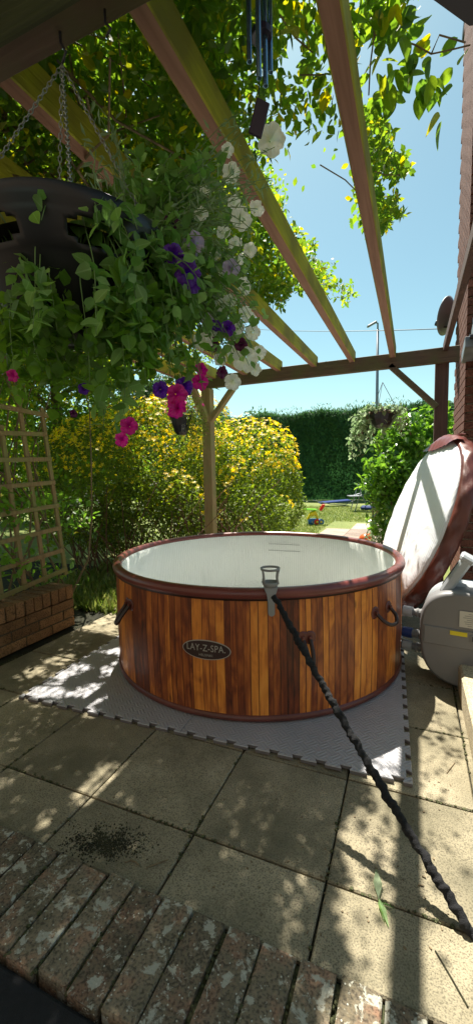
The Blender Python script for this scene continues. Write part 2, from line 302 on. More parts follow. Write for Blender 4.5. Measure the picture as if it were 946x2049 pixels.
# ------------------------------------------------------------------ leaves
def veined(src):
    m = src.copy(); m.name = src.name+'_veined'; n = m.node_tree.nodes; l = m.node_tree.links; b = n['Principled BSDF']
    col = b.inputs['Base Color'].links[0].from_socket
    tc = nd(n, 'ShaderNodeTexCoord'); sp = nd(n, 'ShaderNodeSeparateXYZ'); l.new(tc.outputs['Object'], sp.inputs[0])
    ab = nd(n, 'ShaderNodeMath', operation='ABSOLUTE'); l.new(sp.outputs[0], ab.inputs[0])
    mr = ramp(n, [(.012, (1.0, 1.0, 1.0)), (.035, (0, 0, 0))]); l.new(ab.outputs[0], mr.inputs[0])
    sl_ = nd(n, 'ShaderNodeMath', operation='MULTIPLY_ADD'); l.new(ab.outputs[0], sl_.inputs[0]); sl_.inputs[1].default_value = -.8; l.new(sp.outputs[1], sl_.inputs[2])
    fq = nd(n, 'ShaderNodeMath', operation='MULTIPLY'); l.new(sl_.outputs[0], fq.inputs[0]); fq.inputs[1].default_value = 7.5
    fr = nd(n, 'ShaderNodeMath', operation='FRACT'); l.new(fq.outputs[0], fr.inputs[0])
    vr = ramp(n, [(0, (.7, .7, .7)), (.13, (0, 0, 0)), (1, (.0, .0, .0))]); l.new(fr.outputs[0], vr.inputs[0])
    mx = nd(n, 'ShaderNodeMath', operation='MAXIMUM'); l.new(mr.outputs[0], mx.inputs[0]); l.new(vr.outputs[0], mx.inputs[1])
    hs = nd(n, 'ShaderNodeHueSaturation', i_Value=1.75, i_Saturation=.8); l.new(col, hs.inputs['Color'])
    mc = nd(n, 'ShaderNodeMix', data_type='RGBA'); l.new(mx.outputs[0], mc.inputs[0]); l.new(col, mc.inputs[6]); l.new(hs.outputs[0], mc.inputs[7])
    l.new(mc.outputs[2], b.inputs['Base Color']); return m
VN = {k: veined(M[k]) for k in ('petunia', 'vine', 'bright', 'laurel')}
VNM = {M[k].name: v for k, v in VN.items()}
for k_, thr in (('white', (.55, .62, .25)), ('lilac', (.3, .12, .4)), ('purple', (.02, .0, .06)), ('magenta', (.16, .0, .05)), ('plum', (.01, .0, .01))):
    m = M[k_]; n = m.node_tree.nodes; l = m.node_tree.links; b = n['Principled BSDF']; col = b.inputs['Base Color'].links[0].from_socket
    tc = nd(n, 'ShaderNodeTexCoord'); mp_ = nd(n, 'ShaderNodeMapping'); mp_.inputs['Scale'].default_value = (1, 1, 0); l.new(tc.outputs['Object'], mp_.inputs[0])
    ln = nd(n, 'ShaderNodeVectorMath', operation='LENGTH'); l.new(mp_.outputs[0], ln.inputs[0]); rr_ = ramp(n, [(.10, (1, 1, 1)), (.45, (.12, .12, .12)), (1, (0, 0, 0))]); l.new(ln.outputs['Value'], rr_.inputs[0])
    gr = nd(n, 'ShaderNodeTexGradient', gradient_type='RADIAL'); l.new(mp_.outputs[0], gr.inputs[0]); g5 = nd(n, 'ShaderNodeMath', operation='MULTIPLY'); l.new(gr.outputs[1], g5.inputs[0]); g5.inputs[1].default_value = 15.0
    gf = nd(n, 'ShaderNodeMath', operation='FRACT'); l.new(g5.outputs[0], gf.inputs[0]); gv = ramp(n, [(.0, (.4, .4, .4)), (.14, (0, 0, 0)), (1, (0, 0, 0))]); l.new(gf.outputs[0], gv.inputs[0])
    ad_ = nd(n, 'ShaderNodeMath', operation='ADD', use_clamp=True); l.new(rr_.outputs[0], ad_.inputs[0]); l.new(gv.outputs[0], ad_.inputs[1])
    mc = nd(n, 'ShaderNodeMix', data_type='RGBA'); l.new(ad_.outputs[0], mc.inputs[0]); l.new(col, mc.inputs[6]); mc.inputs[7].default_value = (*thr, 1); l.new(mc.outputs[2], b.inputs['Base Color'])
T_OV = (np.array([(0, 0, 0), (-.22, .25, .05), (0, .3, -.02), (.22, .25, .05), (-.27, .55, .05), (0, .6, 0), (.27, .55, .05), (0, 1, -.08)], float),
        [(0, 2, 1), (0, 3, 2), (1, 2, 5, 4), (2, 3, 6, 5), (4, 5, 7), (5, 6, 7)])
T_SM = (np.array([(0, 0, 0), (-.28, .5, .06), (0, .5, -.03), (.28, .5, .06), (0, 1, -.05)], float), [(0, 2, 1), (0, 3, 2), (1, 2, 4), (2, 3, 4)])
T_NR = (np.array([(0, 0, 0), (-.12, .4, .04), (0, .45, -.02), (.12, .4, .04), (0, 1, -.12)], float), [(0, 2, 1), (0, 3, 2), (1, 2, 4), (2, 3, 4)])
T_RG = (np.array([(0, 0, 0), (-.14, .15, .01), (.10, .2, -.01), (-.2, .4, .02), (.22, .5, .03), (-.09, .62, 0), (.06, .8, .0), (-.02, 1, -.03)], float), [(0, 2, 1), (1, 2, 4, 3), (3, 4, 6, 5), (5, 6, 7)])
def outline_leaf(wid=.3, n=8):
    V = []; F_ = []
    for i in range(n+1):
        t = i/n; w = wid*math.sin(PI*t**.85)**.8*(1.0 if 0 < i < n else 0)
        V += [(-w, t, .05*w/wid-.18*t*t), (0, t, -.03*(0 < i < n)-.18*t*t), (w, t, .06*w/wid-.18*t*t)]
    for i in range(n): a = 3*i; F_ += [(a, a+1, a+4, a+3), (a+1, a+2, a+5, a+4)]
    return np.array(V, float), F_
T_BG = outline_leaf(); T_FINE = {}; T_PT = (T_OV[0]*np.array([1.3, 1, 1.2]), T_OV[1])
T_FINE[id(T_OV)] = outline_leaf(.28, 5); T_FINE[id(T_PT)] = outline_leaf(.34, 6)
def frames(n, up=.6, droop=0.0, dirs=None, spread=1.0):
    """random leaf frames: forward f and normal nn"""
    f = rng.normal(size=(n, 3))*spread
    if dirs is not None: f += dirs
    f[:, 2] -= droop; f /= np.linalg.norm(f, axis=1)[:, None]
    q = rng.normal(size=(n, 3)); q[:, 2] += up*2; s = np.cross(f, q); s /= np.linalg.norm(s, axis=1)[:, None]
    return s, f, np.cross(s, f)
def leafmesh(name, P, size, T, mat, parent=None, fr=None, **k):
    P = np.asarray(P, float); n = len(P); size = np.broadcast_to(size, (n,))
    s, f, q = fr if fr else frames(n, **k)
    tv, tf = T; V = (P[:, None, :]+size[:, None, None]*(tv[None, :, 0:1]*s[:, None]+tv[None, :, 1:2]*f[:, None]+tv[None, :, 2:3]*q[:, None])).reshape(-1, 3)
    tv_n = len(tv); base = (np.arange(n)*tv_n)[:, None]
    loops = np.concatenate([np.array(t) for t in tf]); L = (base+loops[None]).reshape(-1).astype(np.int32)
    cnt = np.tile(np.array([len(t) for t in tf]), n); st = np.concatenate([[0], np.cumsum(cnt)[:-1]]).astype(np.int32)
    me = bpy.data.meshes.new(name); me.vertices.add(len(V)); me.vertices.foreach_set('co', V.astype(np.float32).ravel())
    me.loops.add(len(L)); me.loops.foreach_set('vertex_index', L)
    me.polygons.add(len(cnt)); me.polygons.foreach_set('loop_start', st); me.polygons.foreach_set('use_smooth', np.ones(len(cnt), bool))
    me.materials.append(mat); me.update(calc_edges=True)
    o = ob(name, me, parent)
    if parent: o.matrix_parent_inverse = Matrix.Translation(-parent.location)
    o['kind'] = 'stuff'; return o
_tm = {}
def leafobjs(name, P, size, T, mat, parent, fr=None, **k):
    mat = VNM.get(mat.name, mat); key = (id(T), mat.name)
    if key not in _tm:
        me = bpy.data.meshes.new(name); me.from_pydata(T[0].tolist(), [], T[1]); me.materials.append(mat); me.polygons.foreach_set('use_smooth', [True]*len(T[1])); _tm[key] = me
    me = _tm[key]; P = np.asarray(P, float); n = len(P); size = np.broadcast_to(size, (n,))
    s, f, q = fr if fr else frames(n, **k); L = parent.location
    for i in range(n):
        o = bpy.data.objects.new(name, me); C.objects.link(o); o.parent = parent; z = size[i]; p = P[i]
        o.matrix_basis = Matrix(((s[i][0]*z, f[i][0]*z, q[i][0]*z, p[0]-L.x), (s[i][1]*z, f[i][1]*z, q[i][1]*z, p[1]-L.y), (s[i][2]*z, f[i][2]*z, q[i][2]*z, p[2]-L.z), (0, 0, 0, 1)))
def leaves(P, size, T, mat, parent, nind=300, **k):
    """largest-showing leaves as parts, the rest one joined part"""
    P = np.asarray(P, float); n = len(P); size = np.broadcast_to(size, (n,)); fr = frames(n, **k)
    x, y, d = proj(P); vis = (x > 0) & (x < 946) & (y > 0) & (y < 2049) & (d > .05)
    sc = np.where(vis, size/np.maximum(d, .05), 0); order = np.argsort(-sc)
    nind = min(nind, int(vis.sum())); a = order[:nind]; b_ = order[nind:]
    leafobjs('leaf', P[a], size[a], T_FINE.get(id(T), T), mat, parent, fr=tuple(q[a] for q in fr))
    if len(b_): leafmesh('foliage', P[b_], size[b_], T, mat, parent, fr=tuple(q[b_] for q in fr))
def rel(parent, o):
    o.matrix_parent_inverse = Matrix.Translation(-parent.location); return o

# ================================================================== THE SETTING
tag(mk('ground', [(-60, -20, -.45), (60, -20, -.45), (60, .60, -.45), (-60, .60, -.45)], [(0, 1, 2, 3)], M['dirt']), kind='structure')
tag(mk('garden_ground', [(-200, .64, -.014), (200, .64, -.014), (200, 400, -.014), (-200, 400, -.014)], [(0, 1, 2, 3)], M['soil']), kind='structure')
tag(mk('lawn', [(-12, 4.2, -.008), (6, 4.2, -.008), (6, 60, -.008), (-12, 60, -.008)], [(0, 1, 2, 3)], M['lawn']), kind='structure')
n = 42000; gx = rng.uniform(-4.2, 1.2, n); gy = 7.2+rng.power(.75, n)*6.5; P = np.stack([gx, gy, np.full(n, -.012)], 1)
P = P[~((gx > -1.66) & (gx < .1) & (gy < 9.7))]
o = leafmesh('lawn_grass', P, rng.uniform(.03, .06, len(P)), T_NR, M['grass'], dirs=np.array([0, 0, 2.5])); tag(o, 'short green lawn grass between the yellow shrub and the tall hedge', 'grass')

# patio slabs, each its own piece
SX, SY, SS = -1.50439, 1.09403, .43153
patio = empty('patio', (0, 0, 0)); tag(patio, kind='structure')
def slabmesh(w, h, seed):
    w += .005; h += .005
    rs = random.Random(seed); bm = bmesh.new(); bmesh.ops.create_cube(bm, size=1)
    for v in bm.verts: v.co = Vector((v.co.x*w, v.co.y*h, v.co.z*.05-.025)); v.co.x += rs.uniform(-.0015, .0015); v.co.y += rs.uniform(-.0015, .0015)
    bmesh.ops.bevel(bm, geom=[e for e in bm.edges if min(v.co.z for v in e.verts) > -.01], offset=.004, segments=1, affect='EDGES')
    me = bpy.data.meshes.new('slab'); bm.to_mesh(me); bm.free(); me.materials.append(M['slab']); return me
sm = [slabmesh(SS-.012, SS-.012, i) for i in range(5)]
for i in range(-3, 6):
    for j in range(-1, 6):
        if i < -2 and j < 4: continue
        if j == -1: continue
        o = ob('slab', random.choice(sm), patio, (SX+(i+.5)*SS, SY+(j+.5)*SS, random.uniform(-.002, .002)))
        o.rotation_euler = (random.uniform(-.003, .003), random.uniform(-.003, .003), random.choice([0, PI/2, PI, -PI/2]))
hm = slabmesh(SS-.012, SS*.49, 9)
for i in range(-3, 6): ob('slab', hm, patio, (SX+(i+.5)*SS, SY-SS*.245-.004, 0))
pm = [slabmesh(.47, .93, 20+i) for i in range(3)]
for q_ in pm: q_.materials[0] = M['pinkslab']
path = empty('garden_path', (0, 0, 0)); tag(path, kind='structure')
for i in range(3):
    for j in range(6):
        if i == 0 and j == 5: continue
        o = ob('slab', pm[(i+j) % 3], path, (-1.37+i*.48, 4.25+j*.945, 0)); o['label'] = 'pale pinkish slab of the far path'

# mossy crack, soil stain crumbs, twigs
soilb = MB()
for k in range(1500):
    a = rng.normal(size=2); c = at_z(210+a[0]*38, 1688+a[1]*15+6*math.sin(a[0]*5), 0); s_ = random.uniform(.0009, .0034)
    soilb.box((c.x, c.y, s_*.4), (s_, s_*1.3, s_), Matrix.Rotation(random.random()*3, 3, 'Z'))
o = soilb.build('soil_crumbs', M['soil']); tag(o, 'dark crumbs of soil scattered on the paving near the brick ledge', 'soil', kind='stuff')
deb = MB()
for k in range(260):
    x_ = random.uniform(20, 930); y_ = random.uniform(1400, 1900); c = at_z(x_, y_, 0)
    if c.y < .92 or (c.y > 1.42 and -1.98 < c.x < .03): continue
    s_ = random.uniform(.0015, .004); deb.box((c.x, c.y, s_*.4), (s_, s_*random.uniform(1, 2.5), s_*.8), Matrix.Rotation(random.random()*3, 3, 'Z'))
tag(deb.build('ground_grit', M['bark']), 'fine grit and dry petals scattered over the slabs', 'grit', kind='stuff')
jd = MB()
for k in range(2600):
    if random.random() < .5: gx_ = SX+random.randint(-2, 4)*SS+random.gauss(0, .003); gy_ = random.uniform(.9, 3.2)
    else: gy_ = SY+random.randint(0, 4)*SS+random.gauss(0, .003); gx_ = random.uniform(-2.4, .3)
    if gy_ > 1.50 and -1.98 < gx_ < .03: continue
    if math.sin(gx_*9+gy_*13)+random.uniform(-.8, .8) < 0: continue
    s_ = random.uniform(.002, .006); jd.box((gx_, gy_, .0), (s_*1.4, s_*1.4, s_), Matrix.Rotation(random.random()*3, 3, 'Z'))
tag(jd.build('joint_dirt', M['mossjoint']), 'moss and dirt lodged in the joints of the paving', 'dirt', kind='stuff')
def twig(pts, r, label, mat='bark'):
    P = [at_z(x, y, 0)+Vector((0, 0, r+.001)) for x, y in pts]
    tag(MB().tube(P, [r*(1-.4*i/len(P)) for i in range(len(P))], 6).build('twig', M[mat]), label, 'twig')
twig([(293, 1738), (315, 1730), (336, 1722)], .0022, 'short straight dark twig lying on the slab above the brick ledge')
twig([(250, 1728), (262, 1723), (272, 1726), (280, 1735)], .0022, 'small crooked dark twig beside the soil stain')
twig([(893, 1548), (903, 1535), (909, 1527)], .002, 'thin dark twig on the slab near the stone kerb')
lf = empty('fallen_leaf', at_z(760, 1790, .0), 'pale green fallen leaf sprig lying on the sunlit slab joint', 'leaf sprig')
for (x0, y0, x1, y1, w) in [(757, 1800, 752, 1728, 1), (757, 1800, 778, 1850, .9), (760, 1806, 790, 1815, .6), (757, 1796, 768, 1838, .7)]:
    a = at_z(x0, y0, .004); c = at_z(x1, y1, .012); d = (c-a); L = d.length; f = d.normalized(); s = f.cross(Vector((0, .3, 1))).normalized(); q = s.cross(f)
    leafobjs('leaf', [a], L, T_NR, M['pale'] if w == 1 else M['petunia'], lf, fr=(np.array([s]), np.array([f]), np.array([q])))
o = MB().tube([at_z(870, 1903, .0015), at_z(895, 1945, .0015), at_z(935, 2015, .0015)], .0022, 6).build('twig', M['soil']); tag(o, 'thin dark stalk lying along a crack in the sunlit slab at lower right', 'twig')  # dark tube standing in for a crack in the slab

# unseen house wall with doorway, added to bounce warm light into the shade
rh = empty('rear_house', (0, -1.5, -.45), 'brick house wall behind the viewer with an open doorway onto the patio', 'house')
MB().box((-4.6, 0, 2.9), (7.2, .3, 5.8)).box((3.6, 0, 2.9), (6.4, .3, 5.8)).box((-.3, 0, 4.2), (1.4, .3, 3.2)).build('wall', M['rearwall'], rh)
MB().box((-1.03, .02, 1.3), (.07, .28, 2.6), None, .005).box((.43, .02, 1.3), (.07, .28, 2.6), None, .005).box((-.3, .02, 2.62), (1.53, .28, .07), None, .005).build('door_frame', M['lgrey'], rh)
# brick ledge in the foreground (bricks on edge)
ledge = empty('brick_ledge', (0, .75, 0), 'low foreground ledge of weathered lichen spotted bricks laid on edge', 'brick wall')
def brickmesh(w, l_, h, seed, mat, bev=.006, wob=.003):
    rs = random.Random(seed); bm = bmesh.new(); bmesh.ops.create_cube(bm, size=1)
    for v in bm.verts: v.co = Vector((v.co.x*w, v.co.y*l_, v.co.z*h))
    bmesh.ops.bevel(bm, geom=bm.edges[:], offset=bev, segments=1, affect='EDGES')
    for v in bm.verts: v.co += Vector([rs.uniform(-wob, wob) for _ in range(3)])
    me = bpy.data.meshes.new('brick'); bm.to_mesh(me); bm.free(); me.materials.append(mat); return me
KS = (EYE-.018)/EYE; LZ = .018
bms = [brickmesh(.087, .262, .16, i, M['ledge'], .004, .0028) for i in range(7)]
for k in range(-15, 10):
    xk = (-.9335+k*.0965)*KS+.64; 
    o = ob('brick', random.choice(bms), ledge, (xk, (.752*KS)-.75+random.uniform(-.006, .006), LZ-.08+random.uniform(-.004, .003)))
    o.rotation_euler = (random.uniform(-.01, .01), random.uniform(-.02, .02), random.uniform(-.015, .015)+(PI if random.random() < .5 else 0))
tag(MB().box((-.35, .21, -.195), (3.2, .78, .40), None, .01).build('dark_step', M['rope']), 'black unlit step below the brick ledge at the lower left corner', 'step')  # black box put where only deep shade lies below the ledge
mj = MB().box((0, .738-.75, LZ-.30), (3.4, .24, .575)); mj.build('mortar_bed', M['mossjoint'], ledge)
m_ = MB()
for k in range(-15, 10):  # moss in the joints
    xk = (-.9335+(k+.5)*.0965)*KS+.64
    for q in range(22):
        s_ = random.uniform(.004, .008); m_.box((xk+random.uniform(-.005, .005), -.035+random.uniform(-.11, .11), LZ-.008+random.uniform(-.004, .004)), (s_, s_*1.5, s_), Matrix.Rotation(random.random()*3, 3, 'Z'), .002)
m_.build('joint_moss', M['mossjoint'], ledge)['kind'] = 'stuff'

# right kerb of pale stone
kb = MB(); kb.box((.39, 2.05, .075), (.30, .93, .15), None, .012); o = kb.build('stone_kerb', M['stone']); tag(o, 'pale stone kerb block at the right edge beside the grey pump', 'kerb')

# ================================================================== PLANTER WALL + TRELLIS
pw = empty('planter_wall', (-2.55, 1.4, 0), 'low buff brick planter wall at left below the trellis', 'brick wall')
bl = [brickmesh(.10, .213, .063, 40+i, M['pbrick'], .003, .0015) for i in range(4)]
bs = [brickmesh(.10, .103, .063, 50+i, M['pbrick'], .003, .0015) for i in range(2)]
br = [brickmesh(.215, .064, .103, 60+i, M['pbrick'], .003, .002) for i in range(3)]
Yend = 2.44
for c in range(3):
    z = .036+c*.074; y = Yend
    if c % 2: ob('brick', bs[0], pw, (.05, y-.0515-1.4, z)); y -= .113
    while y > -.4:
        o = ob('brick', random.choice(bl), pw, (.05+random.uniform(-.002, .002), y-.1065-1.4, z)); y -= .2235
y = Yend
while y > -.4:
    o = ob('brick', random.choice(br), pw, (-.005+random.uniform(-.003, .003), y-.032-1.4, .224+.0525)); o.rotation_euler.z = random.uniform(-.02, .02); y -= .0745
MB().box((.045, .42-.4, .10), (.096, 2.0, .2)).box((-.01, .02, .272), (.205, 2.02, .094)).build('mortar', M['dmortar'], pw)
MB().box((-.01+.0, 1.02, .20), (.2, .02, .1)).build('end_mortar', M['dmortar'], pw)
tag(MB().box((-3.1, 1.4, .1), (.96, 2.0, .22)).build('planter_soil', M['soil']), kind='structure')

tr = empty('trellis', (-2.6, 2.2, .3), 'square lattice timber trellis standing on the planter wall', 'trellis')
def onX(x, y, X=-2.60): r_ = ray(x, y); return Vector((0, 0, EYE))+r_*(X/r_.x)
tl = Vector((-2.6, 2.2, .3))
def slat(p, q, w, t): 
    o = beam(p-tl, q-tl, t, w, up=(0, 0, 1) if abs((q-p).z) < abs((q-p).y) else (0, 1, 0), bev=.002).build('slat', M['lattice'], tr)
for (a, c) in [((83, 815), (132, 1150)), ((33, 770), (92, 1165)), ((2, 850), (51, 1180)), ((-45, 800), (4, 1200)), ((-110, 760), (-55, 1230))]:
    p = onX(*a); q = onX(*c); p2 = p+(p-q)*.0; slat(q, p2, .032, .020)
for (a, c) in [((-60, 800), (97, 832)), ((-60, 864), (92, 869)), ((-60, 921), (103, 919)), ((-60, 980), (110, 965)), ((-60, 1040), (118, 1011)), ((-60, 1100), (122, 1056)), ((-60, 1158), (128, 1100)), ((-60, 1222), (134, 1138))]:
    p = onX(*a, -2.585); q = onX(*c, -2.585); slat(p, q, .032, .020)

# ================================================================== PERGOLA
PY = 4.0; BZ0, BZ1 = 2.06, 2.185; RZ0, RZ1 = 2.148, 2.268
pg = empty('pergola', (-.9, PY, 0), 'timber pergola over the hot tub with long rafters and braced posts', 'pergola')
pl = pg.location.copy()
def pbeam(name, p, q, w, h, mat, up=(0, 0, 1)):
    o = beam(Vector(p)-pl, Vector(q)-pl, w, h, up).build(name, mat, pg)
    if mat == M['rafter']:   # algal green side faces, with the light on them put into the colour
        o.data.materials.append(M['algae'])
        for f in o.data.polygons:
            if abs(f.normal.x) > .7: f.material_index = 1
    return o
pbeam('crossbeam', (-2.06, PY, (BZ0+BZ1)/2), (.34, PY, (BZ0+BZ1)/2), .05, BZ1-BZ0, M['beamx'])
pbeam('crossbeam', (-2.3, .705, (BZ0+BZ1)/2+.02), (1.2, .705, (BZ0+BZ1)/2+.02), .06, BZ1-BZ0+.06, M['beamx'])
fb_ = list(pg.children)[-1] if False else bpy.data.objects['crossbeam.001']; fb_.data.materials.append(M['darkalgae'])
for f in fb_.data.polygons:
    if f.normal.y < -.7: f.material_index = 1  # near face painted dark green for the shadow it lies in
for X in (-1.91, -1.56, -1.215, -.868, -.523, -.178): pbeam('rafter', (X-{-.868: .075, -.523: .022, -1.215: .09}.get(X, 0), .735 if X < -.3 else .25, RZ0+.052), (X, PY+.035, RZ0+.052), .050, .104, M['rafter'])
pbeam('rafter', (.235, .25, RZ0+.04), (.235, PY+.04, RZ0+.04), .036, .075, M['dpost'])
pbeam('post', (-2.0, PY, 0), (-2.0, PY, BZ0-.002), .10, .10, M['post'], (0, 1, 0))
pbeam('post', (.215, PY, 0), (.215, PY, BZ1+.0), .105, .10, M['dpost'], (0, 1, 0)).location.y = .078
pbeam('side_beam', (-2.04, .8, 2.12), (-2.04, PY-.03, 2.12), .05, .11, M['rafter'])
pbeam('brace', (-1.99, PY+.0, 1.70), (-1.66, PY+.0, 2.09), .05, .075, M['post'], (0, 1, 0))
pbeam('brace', (-2.0, PY-.03, 1.72), (-2.0, PY-.42, 2.10), .05, .075, M['post'], (1, 0, 0))
pbeam('brace', (.18, PY+.02, 1.70), (-.20, PY+.02, 2.09), .045, .09, M['beamx'], (0, 1, 0))

# ================================================================== HOUSE AT RIGHT
hs = empty('brick_house', (.42, 4.6, 0), 'red brick house corner at the right edge with a small slated canopy', 'house')
hl = hs.location.copy(); HX, HY0, HY1, HH = .42, 4.25, 5.30, 6.6
MB().box((.75+.012, .475+.0, 3.35), (1.5, 1.026-.0, 6.7)).build('wall_core', M['mortar'], hs).location = (0, -.3, 0)
fb = [brickmesh(.213, .012, .064, 80+i, M['hbrick'], .003, .0015) for i in range(5)]
cnt = 0; rest = MB()
for c in range(88):
    z = .04+c*.0755; x = -.009
    if c % 2: rest.box((x+.0515, HY0-hl.y-.004, z), (.103, .012, .064)); x += .1135
    while x < .62:
        if z < 4.2 and x < .4: ob('brick', random.choice(fb), hs, (x+.1065, HY0-hl.y-.004+.0, z))
        else: rest.box((x+.1065, HY0-hl.y-.004, z), (.213, .012, .064), None)
        x += .2235
    y = HY0+.004
    if not c % 2: rest.box((-.0035, y+.0515-hl.y, z), (.012, .103, .064)); y += .1135
    while y < HY1-.15: rest.box((-.0035, y+.1065-hl.y, z), (.012, .213, .064)); y += .2235
rest.build('brickwork', M['hbrick'], hs)['kind'] = 'stuff'
# small canopy: slate courses, fascia, gutter
for k in range(3):
    MB().box((.31+.03*k, HY0-hl.y-.09, 2.18+.13*k), (.70-.06*k, .26-.05*k, .10), Matrix.Rotation(R(-18), 3, 'X'), .006).build('slate_course', M['slate'], hs)
MB().box((.38, HY0-hl.y-.12, 2.03), (.60, .2, .10), None, .008).build('fascia', M['pipe'], hs)
for k in range(2): MB().tube([(-.01+.02*k, HY0-hl.y-.245, 2.245+.13*k), (.75, HY0-hl.y-.245, 2.245+.13*k)], .022, 10).build('roll_edge', M['pipe'], hs)
MB().box((1.27, .8, 6.75), (2.4, 2.6, .12), None, .01).build('eave', M['pipe'], hs)
# near roof corner at upper right
a = at_d(858, -6, 1.9); b2 = at_d(938, 52, 1.9); c2 = at_d(1100, 30, 1.9); d2 = at_d(1050, -160, 1.9); e2 = at_d(840, -60, 1.9)
V = [a, b2, c2, d2, e2]; off = Vector((.06, -.02, .12)); V2 = [v+off for v in V]
o = mk('roof_overhang', V+V2, [(0, 1, 2, 3, 4), (9, 8, 7, 6, 5)]+[(i, i+5, (i+1) % 5+5, (i+1) % 5) for i in range(5)], M['pipe']); tag(o, 'dark roof overhang corner at the top right of the picture', 'roof overhang')
# dark gap / door frame behind the lid
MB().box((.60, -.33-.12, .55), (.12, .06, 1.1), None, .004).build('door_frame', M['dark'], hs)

# satellite dish
dc = at_d(903, 632, 4.5); dish = empty('satellite_dish', dc, 'grey satellite dish on the house wall behind the right post', 'satellite dish')
pr = [(0.001, .0), (.06, .006), (.12, .022), (.17, .045), (.2, .062), (.2, .068), (.17, .052), (.12, .029), (.06, .013), (.001, .007)]
dm = MB().lathe(pr, 32).build('reflector', M['lamp'], dish, True); dm.rotation_euler = (0, R(-76), R(-24))
arm = [Vector((.02, .0, -.1)), Vector((-.06, -.02, -.115)), Vector((-.115, -.03, -.10))]
MB().tube(arm, .011, 8).build('arm', M['pipe'], dish); MB().box((-.13, -.035, -.075), (.075, .045, .045), Matrix.Rotation(R(25), 3, 'Y'), .006).build('receiver', M['pipe'], dish)
MB().tube([(.0, .0, 0), (.12, .03, -.02), (.16, .1, -.02)], .014, 8).build('bracket', M['pipe'], dish)
# street lamp
lb = at_z(752, 1000, 0); lb = at_d(752, 945, 26); lb.z = 0
lamp = empty('street_lamp', lb, 'slim grey street lamp standing beyond the hedge', 'street lamp'); hz = at_d(752, 668, 26).z
MB().tube([(0, 0, 0), (0, 0, hz*.5), (0, 0, hz)], [.11, .095, .075], 10).build('pole', M['lamp'], lamp, True)
tl2 = cR.normalized()
MB().tube([Vector((0, 0, hz)), Vector((0, 0, hz+.35)), Vector((0, 0, hz+.42))-tl2*.15], .05, 8).build('arm', M['lamp'], lamp, True)
MB().box(Vector((0, 0, hz+.30))-tl2*.36, (.62, .26, .13), Matrix.Rotation(-YAW, 3, 'Z')@Matrix.Rotation(R(-28), 3, 'Y'), .04).build('lantern', M['lamp'], lamp)
# wire
wa = at_d(430, 650, 16); wb = at_d(905, 657, 6); w_ = [wa.lerp(wb, t)-Vector((0, 0, .12*4*t*(1-t))) for t in [i/12 for i in range(13)]]
tag(MB().tube(w_, .007, 5).build('overhead_wire', M['pipe']), 'thin overhead cable crossing the sky to the house', 'cable')

# ================================================================== HEDGE, TREES, SHRUBS
def blob_points(n, c, rad, shell=.55, noise=.18, seed=0):
    rs = np.random.default_rng(seed); d = rs.normal(size=(n, 3)); d /= np.linalg.norm(d, axis=1)[:, None]
    k = 1+noise*(np.sin(d[:, 0]*5+seed)*np.cos(d[:, 1]*6+seed*2)+np.sin(d[:, 2]*7+d[:, 0]*4))+noise*.5*np.sin(d[:, 0]*17)*np.cos(d[:, 2]*15+d[:, 1]*13)
    r_ = (shell+(1-shell)*rs.random(n)**.6)*k
    return np.array(c)+d*r_[:, None]*np.array(rad), d
# hedge
HYF = 16.8; hx0, hx1, hh = -13.0, 4.0, 3.45
hg = empty('tall_hedge', (-4, HYF, 0), 'tall dark clipped conifer hedge along the end of the lawn', 'hedge')
nx, nz = 120, 30; V = []; Fc = []
for j in range(nz+1):
    for i in range(nx+1):
        x = hx0+(hx1-hx0)*i/nx; t = j/nz; zz = (hh+.07*math.sin(x*3)+.05*math.sin(x*7.3))*min(1, t/.8)
        yy = HYF+.25*max(0, t-.8)*5*2.5+.18*math.sin(x*2.1+zz*1.3)+.09*math.sin(x*5+zz*4)+.12*(zz/hh)
        V.append((x+4, yy-HYF, zz))
for j in range(nz):
    for i in range(nx): q = j*(nx+1)+i; Fc.append((q, q+1, q+nx+2, q+nx+1))
mk('hedge_body', V, Fc, M['hedge'], hg, smooth=True)
n = 60000; x = rng.uniform(hx0+2, hx1, n); z = rng.uniform(0, 1, n)**.9*hh; top = rng.random(n) < .22; 
z = np.where(top, hh+.07*np.sin(x*3)+rng.normal(0, .05, n), z)
y = HYF+.18*np.sin(x*2.1+z*1.3)+.09*np.sin(x*5+z*4)+.12*(z/hh)-rng.uniform(0, .13, n)+np.where(top, rng.uniform(0, 1.1, n), 0)
o = leafmesh('foliage', np.stack([x, y, z], 1), rng.uniform(.09, .2, n), T_NR, M['hedge'], hg, dirs=np.array([0, -.6, .9]))
n = 900; x = rng.uniform(-6, 0, n); P = np.stack([x+rng.normal(0, .02, n), np.full(n, HYF+.4)+rng.uniform(-.3, .3, n), hh+rng.uniform(0, 1, n)**2*.42*(.35+.65*np.abs(np.sin(x*2.3)))], 1)
leafmesh('top_sprigs', P, rng.uniform(.08, .16, n), T_NR, M['farleaf'], hg, dirs=np.array([0, 0, 1.6]))  # paler leaf colour paints the sunlit tips along the hedge top

